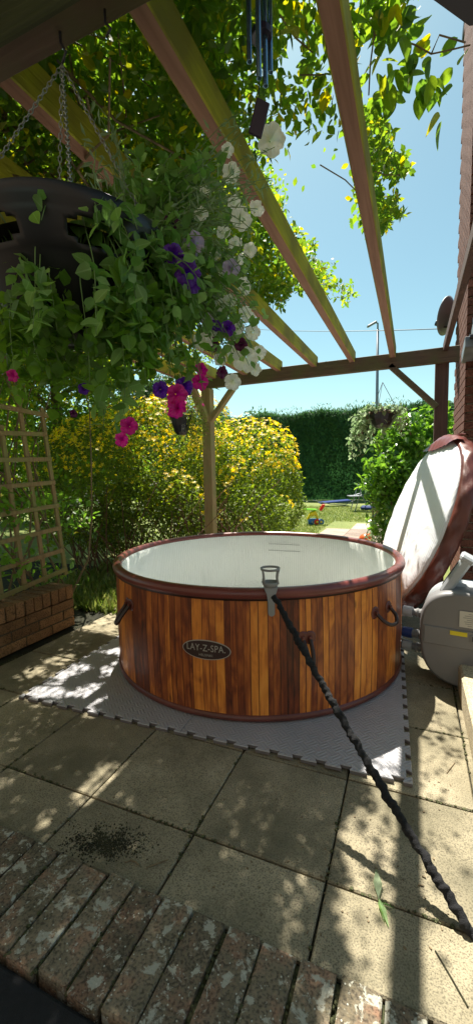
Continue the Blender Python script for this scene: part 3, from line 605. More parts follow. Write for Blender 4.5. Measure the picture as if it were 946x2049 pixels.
SHK = math.cos(SUN_EL)/math.sin(SUN_EL)
LIT = [tuple(at_z(x_, y_, 0).xy)+(r_,) for x_, y_, r_ in [(215, 1555, .075), (180, 1590, .07), (243, 1590, .04), (150, 1485, .03), (172, 1470, .03), (330, 1640, .03), (90, 1640, .04), (60, 1345, .10), (120, 1320, .09)]]
def sun_gap(P):
    """openings in the canopy: leaves missing where the sun gets down to the paving"""
    sx = P[:, 0]-SUNH.x*P[:, 2]*SHK; sy = P[:, 1]-SUNH.y*P[:, 2]*SHK; wv = .03*np.sin(sy*9)+.02*np.sin(sy*23); r_ = rng.random(len(P))
    g = (sx > -.16+wv) & (sx < .40) & (sy > .5) & (sy < 1.9) & (r_ < .99)
    g |= (sx > .0) & (sx < .5) & (sy >= 1.9) & (sy < 3.2) & (r_ < .9)
    pt_ = np.sin(sx*19+sy*7)+np.sin(sy*23-sx*9)+.5*np.sin(sx*41)
    g |= (sx > -1.95) & (sx < -1.38) & (sy > 1.45) & (sy < 2.7) & (pt_ > -.35) & (r_ < .95)
    g |= (sx > -2.6) & (sx < -1.9) & (sy > 2.35) & (sy < 3.4) & (r_ < .95)
    g |= ((sx+.945)**2+(sy-2.55)**2 < .80**2) & (r_ < .85)
    for a_, b_, c_ in LIT: g |= ((sx-a_)**2+(sy-b_)**2 < c_*c_) & (r_ < .97)
    x, y, d = proj(P)
    for cx, cy, cr in [(640, 558, 52), (600, 515, 50), (690, 590, 26), (740, 420, 50), (745, 340, 50), (590, 400, 40)]: g &= ~(((x-cx)**2+(y-cy)**2 < cr*cr) & (P[:, 2] < 2.42) & (r_ < .5))
    return ~g
def tree(name, label, base, h, crown, n, mat, size, T=T_SM, group=None, seed=1, bark='bark', shell=.4, cat='tree'):
    t = empty(name, base, label, cat, group); B = Vector(base)
    top = h; pts = [(0, 0, 0), (.04*h*.3, 0, h*.3), (-.02*h, .02*h, h*.62), (0, 0, h*.85)]
    tb = MB().tube(pts, [h*.03, h*.024, h*.016, h*.006], 8)
    for k in range(7):
        a = k*2.4; z0 = h*(.3+.07*k); L = h*.3; tb.tube([(0, 0, z0), (math.cos(a)*L*.5, math.sin(a)*L*.5, z0+L*.4), (math.cos(a)*L, math.sin(a)*L, z0+L*.6)], [h*.011, h*.008, h*.003], 5)
    tb.build('trunk', M[bark], t, True)
    Ps = []
    for i, (cx, cy, cz, rx, ry, rz) in enumerate(crown):
        P, d = blob_points(n//len(crown), (B.x+cx, B.y+cy, B.z+cz), (rx, ry, rz), shell, .2, seed+i); Ps.append(P)
    Pa = np.concatenate(Ps); Pa = Pa[sun_gap(Pa)]
    leafmesh('crown', Pa, rng.uniform(size*.6, size*1.3, len(Pa)), T, mat, t, up=.5)
    return t
# distant trees behind
b_ = at_d(505, 945, 34); b_.z = 0
tree('tree', 'rounded far tree rising over the left end of the hedge', b_, 5.6, [(0, 0, 4.0, 2.3, 2, 1.9), (2.2, 0, 3.4, 1.8, 1.5, 1.3)], 9000, M['farleaf'], .26, seed=3)
b_ = at_d(440, 945, 30); b_.z = 0
tree('tree', 'pale loose tree just right of the left pergola post', b_, 6.0, [(0, 0, 4.2, .9, 1, 1.4), (-1.8, 0, 3.9, 1.5, 1.2, 1.7)], 7000, M['farleaf'], .2, seed=5)
b_ = at_d(290, 945, 14); b_.z = 0
tree('tree', 'dark green tree behind the yellow shrub below the basket', b_, 4.6, [(0, 0, 2.6, 1.5, 1.2, 1.5), (-1.4, -.6, 2.2, 1.2, 1, 1.2), (.6, 0, 3.4, 1.0, .8, .9)], 16000, M['farleaf'], .13, seed=8)
b_ = at_d(120, 945, 9); b_.z = 0
tree('tree', 'leafy garden tree behind the trellis at left', b_, 5.5, [(0, 0, 2.8, 1.6, 1.3, 1.6), (-.9, -.6, 4.0, 1.7, 1.4, 1.5), (.6, .3, 1.5, 1.3, 1, 1.0), (.4, 0, 4.6, 1.4, 1.4, 1.2)], 40000, M['vine'], .10, seed=12)
b_ = at_d(-120, 945, 6); b_.z = 0
tree('tree', 'dense leafy tree overhanging the pergola from the left', b_, 5.8, [(0, 0, 3.6, 1.7, 1.6, 1.7), (.9, .5, 4.3, 1.5, 1.5, 1.2), (1.6, 1.2, 3.4, 1.2, 1.2, 1.0), (-.4, -1.4, 3.8, 1.6, 1.5, 1.4)], 60000, M['vine'], .085, seed=15)

b_ = at_d(-90, 945, 11); b_.z = 0
tree('tree', 'broad low leafy tree filling the gap beyond the trellis at far left', b_, 4.2, [(0, 0, 1.0, 1.8, 1.2, 1.2), (.9, .3, 2.2, 1.6, 1.2, 1.2), (-1.6, 0, 2.0, 1.6, 1.2, 1.6), (2.2, .5, 1.0, 1.2, .8, 1.1)], 26000, M['vine'], .11, seed=22)
# yellow flowered shrub
ys = empty('flowering_shrub', (-3.6, 5.3, 0), 'large rounded shrub covered in yellow flowers behind the tub', 'shrub')
mounds = [((265, 940), 5.6, (1.0, .95, .85), 1.0), ((350, 915), 5.9, (.85, .8, .9), 1.0), ((180, 985), 5.2, (.75, .7, .75), .8), ((490, 950), 6.4, (.85, .8, .78), 1.0), ((555, 1000), 6.5, (.42, .5, .7), .6), ((420, 985), 6.0, (.9, .7, .7), .8), ((300, 1040), 5.0, (.8, .5, .55), .7), ((450, 1040), 5.6, (.9, .5, .5), .7)]
Pl, Pf, Nf = [], [], []
for i, (pxy, d_, rad, wgt) in enumerate(mounds):
    c = at_d(*pxy, d_); P, d = blob_points(int(9000*wgt), c, rad, .72, .08, 40+i); Pl.append(P)
    P, d = blob_points(int(2300*wgt), c, tuple(q*1.06 for q in rad), .93, .08, 40+i); k = (d[:, 2] > .0+.55*np.random.default_rng(i).random(len(d))); Pf.append(P[k]); Nf.append(d[k])
Pl = np.concatenate(Pl); Pl = Pl[Pl[:, 2] > .05]; Pf = np.concatenate(Pf); Nf = np.concatenate(Nf)
k = (Pf[:, 2] > .35) & (np.sin(Pf[:, 0]*7+Pf[:, 2]*5)+np.sin(Pf[:, 2]*9-Pf[:, 0]*4+1)+.8*np.sin(Pf[:, 0]*17)+rng.normal(0, .7, len(Pf))+3.0*(Pf[:, 2]-1.25) > .1); Pf, Nf = Pf[k], Nf[k]
leafmesh('foliage', Pl, rng.uniform(.028, .055, len(Pl)), T_SM, M['shrub'], ys, up=.6)
fv = []; ff = []
for k in range(5):
    a = 2*PI*k/5; q = len(fv); fv += [(0, 0, 0), (.5*math.cos(a-.42), .5*math.sin(a-.42), .08), (math.cos(a), math.sin(a), .18), (.5*math.cos(a+.42), .5*math.sin(a+.42), .08)]; ff.append((q, q+1, q+2, q+3))
T_STAR = (np.array(fv), ff)
def star_frames(N): 
    N = N+rng.normal(size=N.shape)*.45+np.array([.05, -.3, .4]); N /= np.linalg.norm(N, axis=1)[:, None]; s = np.cross(N, rng.normal(size=N.shape)); s /= np.linalg.norm(s, axis=1)[:, None]; return s, np.cross(N, s), N
x, y, d = proj(Pf); nearness = np.argsort(d); front = nearness[:280]; restf = nearness[280:]
sf = star_frames(Nf)
def stars(name, idx, size, asobj):
    fr = tuple(q[idx] for q in sf)
    if asobj: leafobjs(name, Pf[idx], size, T_STAR, M['yellow'], ys, fr=fr)
    else: leafmesh(name, Pf[idx], size, T_STAR, M['yellow'], ys, fr=fr)
stars('flower', front, .030, True); stars('blossom', restf, rng.uniform(.024, .040, len(restf)), False)
st = MB(); ysl = ys.location
for k in range(170):
    sx0 = random.uniform(150, 560); a = at_d(sx0, 1075, random.uniform(4.6, 6.2)); a.z = 0; L = random.uniform(.7, 1.15)*(.7 if sx0 > 480 else 1); an = random.uniform(-1, 1 if sx0 < 440 else -.1); 
    mid = a+Vector((an*.35, random.uniform(-.25, .2), L*.5)); e = a+Vector((an*.85, random.uniform(-.4, .25), L)); st.tube([a-ysl, mid-ysl, e-ysl], [.009, .006, .003], 5)
st.build('stems', M['twig'], ys)['kind'] = 'stuff'

# green shrub at right (laurel type)
rb = Vector((-.35, 6.4, 0)); ls = empty('laurel_shrub', rb, 'bright green glossy leaved shrub beside the path behind the lid', 'shrub')
Ps = []
for i, (pxy, d_, rad, w) in enumerate([((800, 880), 6.6, (.42, .4, .42), 1), ((845, 870), 7.0, (.38, .4, .45), 1), ((775, 960), 6.3, (.38, .4, .45), 1.2), ((770, 1035), 6.2, (.22, .3, .35), .35), ((830, 960), 6.5, (.45, .4, .6), 1.2), ((885, 880), 6.9, (.35, .4, .55), .7)]):
    P, d = blob_points(int(1000*w), at_d(*pxy, d_), rad, .4, .15, 70+i); Ps.append(P)
P = np.concatenate(Ps); leaves(P, rng.uniform(.07, .13, len(P)), T_OV, M['laurel'], ls, 300, up=.7, droop=.1)
st = MB()
for k in range(26):
    a = Vector((random.uniform(-.75, .2), random.uniform(6.3, 6.9), 0)); e = at_d(random.uniform(750, 850), random.uniform(850, 960), 6.5); mid = a.lerp(e, .5)+Vector((random.uniform(-.1, .1), 0, 0)); st.tube([a-rb, mid-rb, e-rb], [.014, .01, .004], 5)
st.build('stems', M['bark'], ls)['kind'] = 'stuff'
# ragged growth at the shrub foot and grass by the planter
P, d = blob_points(500, at_d(755, 1075, 6.4), (.16, .2, .28), .2, .2, 90); o = leafmesh('low_plants', P, rng.uniform(.05, .1, len(P)), T_NR, M['pale'], dirs=np.array([0, 0, .8])); tag(o, 'pale leggy low plants at the foot of the green shrub', 'plants')
n = 5000; P = np.stack([rng.uniform(-3.6, -2.2, n), rng.uniform(2.75, 4.4, n), np.full(n, -.03)], 1); P = P[P[:, 1] > 2.62-.6*(P[:, 0]+2.4)*.6]
o = leafmesh('verge_grass', P, rng.uniform(.06, .16, len(P)), T_NR, M['grass'], dirs=np.array([0, 0, 2.2])); tag(o, 'unmown grass verge between planter wall and yellow shrub', 'grass')

# climber behind the trellis
cl = empty('trellis_climber', (-2.9, 2.2, .2), 'leafy climbing plant growing up behind the trellis', 'climber')
n = 9000; P = np.stack([rng.uniform(-3.5, -2.64, n), rng.uniform(.6, 2.9, n), rng.uniform(.25, 2.7, n)], 1)
w = rng.random(n) < (.18+.9*np.clip((P[:, 2]-.9)/1.1, 0, 1))*(.4+.6*(np.sin(P[:, 0]*6+P[:, 2]*5)*np.cos(P[:, 1]*7) > -.3)); P = P[w]
leafmesh('foliage', P, rng.uniform(.03, .065, len(P)), T_OV, M['vine'], cl, up=.6)
Ps = [np.array(onX(*q, -2.62-random.uniform(-.05, .5)))+rng.normal(size=(34, 3))*np.array([.12, .10, .06]) for q in [(120, 1000), (60, 1010), (25, 1050), (150, 1010), (20, 1130), (135, 1040), (60, 1140), (110, 1145), (20, 1000), (70, 1100), (150, 1050)]]
P = np.concatenate(Ps); leaves(P, rng.uniform(.045, .075, len(P)), T_OV, M['bright'], cl, 200, up=1.0)
st = MB(); cll = cl.location
for k in range(34):
    a = Vector((random.uniform(-3.2, -2.7), random.uniform(.9, 2.8), .1)); p_ = [a]
    for q in range(5): p_.append(p_[-1]+Vector((random.uniform(-.12, .12), random.uniform(-.25, .25), random.uniform(.3, .55))))
    st.tube([v-cll for v in p_], [.011, .009, .008, .006, .005, .003], 5)
st.build('stems', M['bark'], cl)['kind'] = 'stuff'

# ================================================================== VINE ON THE PERGOLA
def inpoly(x, y, poly):
    c = np.zeros(len(x), bool); j = len(poly)-1
    for i in range(len(poly)):
        xi, yi = poly[i]; xj, yj = poly[j]
        c ^= ((yi > y) != (yj > y)) & (x < (xj-xi)*(y-yi)/((yj-yi) or 1e-9)+xi); j = i
    return c
vn = empty('climbing_vine', (-1.2, 2.2, 2.27), 'dense leafy climber trailing over the pergola rafters', 'climber'); vl = vn.location
n = 340000; P = np.stack([rng.uniform(-3.4, .5, n), rng.uniform(.2, 4.3, n), 2.27+rng.random(n)**1.2*.85], 1)
x, y, d = proj(P)
dense = inpoly(x, y, [(-3000, -6000), (560, -6000), (600, 0), (560, 120), (560, 260), (590, 330), (560, 400), (610, 470), (600, 560), (540, 610), (470, 640), (400, 760), (-3000, 900)])
cir = [(620, 40, 60), (585, 200, 75), (650, 130, 60), (640, 240, 70), (690, 300, 55), (750, 300, 50), (715, 370, 50), (770, 420, 38), (600, 330, 60), (760, 30, 60), (650, 330, 50), (735, 430, 40), (790, 330, 32), (640, 560, 48), (600, 520, 50), (690, 585, 26), (560, 560, 60), (700, 50, 40), (640, -100, 90), (820, -100, 80), (730, 240, 45)]
side = np.zeros(n, bool)
for cx, cy, cr in cir: side |= (x-cx)**2+(y-cy)**2 < (cr*(.75+.3*np.sin(np.arctan2(y-cy, x-cx)*5)))**2
patch = np.sin(P[:, 0]*5.1)*np.sin(P[:, 1]*4.3+1)+.6*np.sin(P[:, 0]*11+P[:, 1]*7)
keep = (dense & (d > .3) & (rng.random(n) < np.clip(.75+.25*patch, .35, 1))) | (side & ~dense & (d > .4) & (rng.random(n) < np.where(x > 680, .85, .5)))
keep |= (d <= .3) & (P[:, 0] < -.6) & (rng.random(n) < .6)
keep &= ~((np.abs(P[:, 0]+.178) < .04) & (P[:, 2] < 2.30))
keep &= sun_gap(P)
P = P[keep]
n = 30000; P3 = np.stack([rng.uniform(-3.4, -.62, n), rng.uniform(.2, 3.9, n), rng.uniform(2.9, 3.7, n)], 1); x, y, d = proj(P3); P3 = P3[(x < 575) & sun_gap(P3)]; P = np.concatenate([P, P3])  # hidden upper leaf layer added above the climber to shade the paving
leaves(P, rng.uniform(.024, .048, len(P)), T_OV, M['vine'], vn, 240, up=.5, droop=.3)
# stems of the vine
st = MB()
for k in range(300):
    p0 = Vector((random.uniform(-2.8, -.95), random.uniform(.6, 3.3), random.uniform(2.27, 2.55))); an = random.uniform(0, 6.28); p_ = [p0]
    for q in range(5): an += random.uniform(-.5, .5); p_.append(p_[-1]+Vector((math.cos(an)*.2, math.sin(an)*.2, random.uniform(-.08, .08))))
    r_ = random.choice([.004, .006, .006, .012])
    if proj([tuple(v) for v in p_])[0].max() > 500: continue
    st.tube([v-vl for v in p_], [r_*(1-.12*i) for i in range(6)], 6)
for pl_ in [[(735, -30), (748, 70), (740, 130), (737, 190)], [(748, 70), (790, 76), (830, 90), (862, 108), (900, 100), (940, 90)], [(862, 108), (878, 70), (930, 85)], [(560, 30), (590, 75), (625, 105)], [(600, 150), (640, 150), (700, 140)], [(740, 340), (770, 350), (800, 350)], [(560, 470), (620, 540), (660, 600)], [(640, 330), (690, 360), (730, 400)]]:
    st.tube([at_z(x_, y_, 2.33)-vl for x_, y_ in pl_], .0022, 6)
st.build('stem', M['bark'], vn)
# the hanging sprays of big leaves at upper right: each leaf a part
big = [(640, 10, .05), (675, 5, .05), (680, 30, .05), (690, 55, .06), (660, 60, .05), (705, 45, .055), (655, 180, .045), (765, 175, .07), (745, 200, .055), (775, 195, .06), (710, 125, .05), (790, 140, .045), (800, 65, .06), (815, 45, .05), (845, 90, .055), (840, 55, .05), (835, 120, .05), (800, 135, .06), (860, 150, .06), (850, 175, .07), (870, 165, .06), (825, 115, .05), (905, 135, .045), (880, 232, .075), (905, 172, .05), (915, 75, .04), (935, 100, .04), (868, 185, .05), (772, 90, .05), (760, 110, .045), (740, 150, .05), (818, 20, .06), (800, 5, .06), (775, 15, .06), (755, 45, .05), (735, 5, .06), (790, 40, .05), (860, 118, .04), (600, 60, .05), (625, 130, .05), (620, 125, .04), (770, 155, .05), (705, 95, .05)]
big += [(x_+random.uniform(-22, 22), y_+random.uniform(-18, 18), s_*.85) for x_, y_, s_ in big if x_ < 900]
P = np.array([at_z(x_, y_, 2.33+random.uniform(-.05, .05)) for x_, y_, s_ in big]); 
leafobjs('leaf', P, np.array([s_*1.25 for _, _, s_ in big]), T_BG, M['vine'], vn, dirs=np.array([0, 0, -.7]), spread=.7, up=1.6)

# ================================================================== HOT TUB
TX, TY = -.94535, 2.54958
mat_top = .02
tub = empty('hot_tub', (TX, TY, mat_top), 'round wood effect inflatable hot tub with white interior', 'hot tub')
RB = .895; HT = .64
def hit(px, py=1300):
    r_ = ray(px, py); o_ = Vector((-TX, -TY)); d_ = Vector((r_.x, r_.y)); a_ = d_.dot(d_); b_ = 2*o_.dot(d_); c_ = o_.dot(o_)-RB*RB; t = (-b_-math.sqrt(b_*b_-4*a_*c_))/(2*a_); q = o_+d_*t; return math.atan2(q.y, q.x)
bands = [(246, .75), (256, .55), (270, .12), (282, .10), (297, .5), (309, .25), (321, .35), (333, .62), (343, .3), (353, .42), (366, .36), (380, .3), (386, .78), (406, .62), (420, .6), (433, .8), (450, .22), (462, .34), (474, .30), (487, .42), (501, .86), (517, .92), (536, .30), (546, .42), (560, .16), (574, .05), (586, .03), (598, .62), (611, .7), (622, .3), (633, .42), (645, .72), (656, .66), (668, .36), (680, .40), (693, .32), (707, .84), (720, .78), (731, .8), (742, .74), (753, .26), (762, .38), (771, .62), (780, .66), (789, .18), (796, .1)]
ang = [hit(b_[0]) for b_ in bands]; edges = [(a, t) for a, (_, t) in zip(ang, bands)]
a = ang[-1]+.06; end = ang[0]+2*PI-.06
while a < end-.03: edges.append((a, random.choice([.2, .3, .4, .6, .75, .85]))); a += random.choice([.05, .065, .075])
edges.append((ang[0]+2*PI, None))
edges = [(a_, None if t_ is None else .13+.77*t_) for a_, t_ in edges]
V = []; Fc = []; tone = []; UV = []; zs = [.03, .14, .3, .46, .60]
def rad(z): return RB+.006*math.sin(PI*(z-.03)/.57)
for i in range(len(edges)-1):
    a0, t = edges[i]; a1 = edges[i+1][0]; nseg = max(1, int((a1-a0)/.025)); 
    for s_ in range(nseg):
        b0 = a0+(a1-a0)*s_/nseg; b1 = a0+(a1-a0)*(s_+1)/nseg; q = len(V)
        for z in zs: V += [(rad(z)*math.cos(b0), rad(z)*math.sin(b0), z), (rad(z)*math.cos(b1), rad(z)*math.sin(b1), z)]; UV += [(b0*.9+i*1.7, z+i*.37), (b1*.9+i*1.7, z+i*.37)]
        for j in range(len(zs)-1): Fc.append((q+2*j, q+2*j+1, q+2*j+3, q+2*j+2)); tone.append(t)
wall = mk('side_wall', V, Fc, M['planks'], tub, smooth=True)
me = wall.data; ca = me.attributes.new('tone', 'FLOAT', 'FACE'); ca.data.foreach_set('value', tone)
ul = me.uv_layers.new(name='UVMap'); idx = np.zeros(len(me.loops), int); me.loops.foreach_get('vertex_index', idx); ul.data.foreach_set('uv', np.array(UV)[idx].astype(np.float32).ravel())
nrm = [Vector((v[0], v[1], 0)).normalized() for v in V]; me.normals_split_custom_set_from_vertices(nrm)
# thin printed seams between planks
sb = MB()
for i in range(len(edges)-1):
    a0 = edges[i][0]; w = random.choice([.0008, .0012, .0016])
    q = [];
    for z in zs: rr = rad(z)+.0008; q += [(rr*math.cos(a0-w), rr*math.sin(a0-w), z), (rr*math.cos(a0+w), rr*math.sin(a0+w), z)]
    sb.add(q, [(2*j, 2*j+1, 2*j+3, 2*j+2) for j in range(4)])
sb.build('plank_seams', M['seam'], tub)['kind'] = 'stuff'
def torus_prof(r0_, z0, a_, b_, n=16): return [(r0_+a_*math.cos(2*PI*k/n), z0+b_*math.sin(2*PI*k/n)) for k in range(n)]
MB().lathe(torus_prof(.888, HT-.028, .028, .028), 128, closed=True).build('rim', M['rim'], tub, True)
MB().lathe(torus_prof(.882, .020, .024, .020), 128, closed=True).build('base_ring', M['brown'], tub, True)
MB().lathe([(.908, HT-.046), (.905, HT-.058), (.897, HT-.056)], 128).build('rim_piping', M['dkbrown'], tub, True)
def lathe_uv(name, prof, mat, parent, n=128, urep=1.0):
    o = MB().lathe(prof, n).build(name, mat, parent, True); me = o.data; ul = me.uv_layers.new(name='UVMap'); co = np.zeros(len(me.vertices)*3); me.vertices.foreach_get('co', co); co = co.reshape(-1, 3)
    idx = np.zeros(len(me.loops), int); me.loops.foreach_get('vertex_index', idx); k = idx % n; kk = k.reshape(-1, 4); u = kk.astype(float); wrap = (kk.max(1)-kk.min(1)) > n/2; u[wrap] = np.where(u[wrap] < n/2, u[wrap]+n, u[wrap])
    uvv = np.stack([u.ravel()/n*urep, co[idx, 2]], 1); ul.data.foreach_set('uv', uvv.astype(np.float32).ravel()); return o
lathe_uv('liner', [(.866, HT-.022), (.848, HT-.05), (.838, .45), (.836, .2), (.83, .06), (.80, .03), (.4, .028), (.01, .028)], M['inner'], tub, 160, 2.0)
# fill marks on the far inner wall
for yy in (1088, 1101):
    q = []
    for t in range(9):
        px = 537+(599-537)*t/8; r_ = ray(px, yy+t*.35); o_ = Vector((-TX, -TY)); d_ = Vector((r_.x, r_.y)); RR = .834; a_ = d_.dot(d_); b_ = 2*o_.dot(d_); c_ = o_.dot(o_)-RR*RR; tt = (-b_+math.sqrt(b_*b_-4*a_*c_))/(2*a_); q.append(Vector((0, 0, EYE))+r_*tt-tub.location)
    MB().tube(q, .0016, 5).build('fill_mark', M['ink'], tub)
# carry handles
def cyl(a_, r_, z): return Vector((r_*math.cos(a_), r_*math.sin(a_), z))
def handle(pxs, py, hang, kind):
    a0, a1 = hit(pxs[0]), hit(pxs[1]); am = (a0+a1)/2; r_ = ray(sum(pxs)/2, py); o_ = Vector((-TX, -TY)); d_ = Vector((r_.x, r_.y)); A = d_.dot(d_); B = 2*o_.dot(d_); t = (-B-math.sqrt(B*B-4*A*(o_.dot(o_)-.81)))/(2*A); z = EYE+r_.z*t-mat_top
    mts = []
    for aa in (a0, a1):
        hd = MB()
        n_ = cyl(aa, 1, 0); c = cyl(aa, rad(z), z); tx = Vector((-n_.y, n_.x, 0)); ring = [(0, .006), (.026, .0055), (.032, .001)]
        Vv = []; 
        for (q, h) in ring:
            for k in range(18): w = 2*PI*k/18; Vv.append(c+tx*math.cos(w)*q+Vector((0, 0, 1))*math.sin(w)*q+n_*h)
        hd.add(Vv, [(i*18+k, i*18+(k+1) % 18, (i+1)*18+(k+1) % 18, (i+1)*18+k) for i in range(2) for k in range(18)])
        hd.box(c+n_*.012, (.016, .016, .02), Matrix((tx, n_, Vector((0, 0, 1)))).transposed(), .003)
        mts.append(hd)
    pts = [cyl(a0, RB+.012, z), cyl(a0+.005, RB+.035+hang*.25, z-hang*.55), cyl(am-(am-a0)*.4, RB+.05+hang*.35, z-hang*.95), cyl(am+(a1-am)*.4, RB+.05+hang*.35, z-hang), cyl(a1-.005, RB+.035+hang*.25, z-hang*.55), cyl(a1, RB+.012, z)]
    # flat strap
    Vv = []; 
    import itertools
    sp = []
    for i in range(len(pts)-1):
        for s_ in range(5): sp.append(pts[i].lerp(pts[i+1], s_/5))
    sp.append(pts[-1])
    for _ in range(3): sp = [sp[0]]+[(sp[i-1]+sp[i]*2+sp[i+1])/4 for i in range(1, len(sp)-1)]+[sp[-1]]
    h1 = MB().tube(sp, .0095, 8).build('handle', M['dkbrown'], tub, True)
    for q in mts: q.build('mount', M['brown'], h1)
    return h1
handle((747, 773), 1222, .06, 0); handle((604, 618), 1276, .09, 0); handle((262, 268), 1212, .09, 0)
# badge: ellipse bent on the wall, raised edge and lettering
ba = hit(413, 1300); r_ = ray(413, 1299); bz = None
o_ = Vector((-TX, -TY)); d_ = Vector((r_.x, r_.y)); A = d_.dot(d_); B = 2*o_.dot(d_); t = (-B-math.sqrt(B*B-4*A*(o_.dot(o_)-RB*RB)))/(2*A); bz = EYE+r_.z*t-mat_top
def bend(x, y, h): a_ = ba+x/RB; rr = rad(bz+y)+h; return (rr*math.cos(a_), rr*math.sin(a_), bz+y)
def ell(a_, b_, h, name, mat, par, inner=0):
    Vv = [bend(0, 0, h)]; Ff = []; N = 48; rings = 5
    for q in range(1, rings+1):
        for k in range(N): w = 2*PI*k/N; Vv.append(bend(a_*q/rings*math.cos(w), b_*q/rings*math.sin(w), h))
    for k in range(N): Ff.append((0, 1+k, 1+(k+1) % N))
    for q in range(rings-1):
        for k in range(N): Ff.append((1+q*N+k, 1+(q+1)*N+k, 1+(q+1)*N+(k+1) % N, 1+q*N+(k+1) % N))
    for k in range(N): w = 2*PI*k/N; Vv.append(bend(a_*math.cos(w), b_*math.sin(w), 0))
    s0 = 1+(rings-1)*N; s1 = 1+rings*N
    for k in range(N): Ff.append((s0+k, s1+k, s1+(k+1) % N, s0+(k+1) % N))
    return mk(name, Vv, Ff, mat, par)
BW, BH = .120, .047
bd = ell(BW, BH, .003, 'badge', M['silver'], tub); ell(BW-.004, BH-.004, .0042, 'badge_face', M['badge'], bd)
def letters(txt, size, cy, width):
    cu = bpy.data.curves.new('lettering', 'FONT'); cu.body = txt; cu.size = size; cu.align_x = 'CENTER'; cu.align_y = 'CENTER'; cu.extrude = .0; cu.resolution_u = 3; cu.space_character = 1.05
    to = bpy.data.objects.new('tmp', cu); C.objects.link(to); dg = bpy.context.evaluated_depsgraph_get(); me = bpy.data.meshes.new_from_object(to.evaluated_get(dg)); bpy.data.objects.remove(to)
    xs = [v.co.x for v in me.vertices]; w = max(xs)-min(xs); mx_ = (max(xs)+min(xs))/2; k = width/w
    for v in me.vertices: v.co = bend((v.co.x-mx_)*k, v.co.y*1.0+cy, .0052)
    me.materials.append(M['silver']); me.name = 'lettering'; ob('lettering', me, bd)
letters('LAY-Z-SPA.', .046, .008, .190); letters('HELSINKI', .016, -.025, .066)

# cup holder clipped on the rim
ca_ = hit(541, 1195); ch = empty('cup_holder', (TX+.882*math.cos(ca_), TY+.882*math.sin(ca_), HT+mat_top), 'grey plastic cup holder clipped on the rim of the hot tub', 'cup holder')
n_ = Vector((math.cos(ca_), math.sin(ca_), 0)); tx = Vector((-n_.y, n_.x, 0)); zz = Vector((0, 0, 1)); cc = n_*.012
def ringv(r_, z, n=28, c=cc): return [c+tx*r_*math.cos(2*PI*k/n)+n_*r_*math.sin(2*PI*k/n)+zz*z for k in range(n)]
def rings(name, prof, mat, closed=False, n=28):
    Vv = []; 
    for r_, z in prof: Vv += ringv(r_, z, n)
    m_ = len(prof); Ff = [(i*n+k, i*n+(k+1) % n, ((i+1) % m_)*n+(k+1) % n, ((i+1) % m_)*n+k) for i in range(m_ if closed else m_-1) for k in range(n)]
    return mk(name, Vv, Ff, mat, ch, smooth=True)
rings('top_ring', [(.040, .082), (.044, .082), (.044, .092), (.040, .092)], M['mgrey'], True)
rings('cup', [(.012, .002), (.028, .004), (.036, .018), (.038, .028), (.034, .028), (.030, .016), (.01, .012)], M['mgrey'])
for w in (.5, 2.6, 3.7, 5.8):
    f = lambda r_, z: cc+tx*r_*math.cos(w)+n_*r_*math.sin(w)+zz*z
    MB().tube([f(.037, .020), f(.034, .045), f(.037, .068), f(.042, .086)], [.006, .0042, .0042, .005], 8).build('strut', M['mgrey'], ch, True)
cl_ = MB(); prof = [(.012, .006), (.034, .000), (.044, -.02), (.045, -.06), (.044, -.105)]
Vv = []
for i, (q, z) in enumerate(prof):
    wd = [.030, .030, .020, .015, .015][i]
    for sgn in (-1, 1): Vv.append(n_*q+tx*sgn*wd+zz*z)
    for sgn in (1, -1): Vv.append(n_*(q+.005)+tx*sgn*wd+zz*(z+(.005 if i < 2 else 0)))
cl_.add(Vv, [(4*i+k, 4*i+(k+1) % 4, 4*i+4+(k+1) % 4, 4*i+4+k) for i in range(4) for k in range(4)]+[(3, 2, 1, 0), (16, 17, 18, 19)])
cl_.tube([n_*.0465+zz*-.105-n_*.0035, n_*.0465+zz*-.105+n_*.0035], .015, 20)
cl_.build('clip', M['mgrey'], ch)

# black ruched rope running to lower right
p0 = at_d(548, 1192, 1.70); p1 = at_d(1010, 1975, .98); N = 420; pts = []; 
d0 = (p1-p0); sx_ = d0.cross(Vector((0, 0, 1))).normalized(); Vv = []; n = 16; Lr = d0.length
tdir = d0.normalized(); bx = tdir.cross(sx_)
for i in range(N):
    t = i/(N-1); c = p0.lerp(p1, t)-Vector((0, 0, .03*4*t*(1-t))); s = t*Lr
    c = c+sx_*(.0018*math.sin(s*140)+.0015*math.sin(s*61+1))+bx*.0018*math.cos(s*95)
    for k in range(n):
        w = 2*PI*k/n; fo = 1.0*math.sin(s*230+2.5*math.sin(s*33)+.9*math.sin(w+s*20))+.6*math.sin(w*3-s*170+3*math.sin(s*51))+.5*math.sin(s*410+w*2); rr = (.0125 if t > .04 else .011)*(1+.10*fo+.09*math.sin(s*47+math.sin(s*23)*2))
        Vv.append(c+sx_*math.cos(w)*rr+bx*math.sin(w)*rr)
o = mk('rope', Vv, [(i*n+k, i*n+(k+1) % n, (i+1)*n+(k+1) % n, (i+1)*n+k) for i in range(N-1) for k in range(n)], M['rope'], smooth=True); tag(o, 'black ruched fabric covered cord stretched from the tub rim to lower right', 'rope')

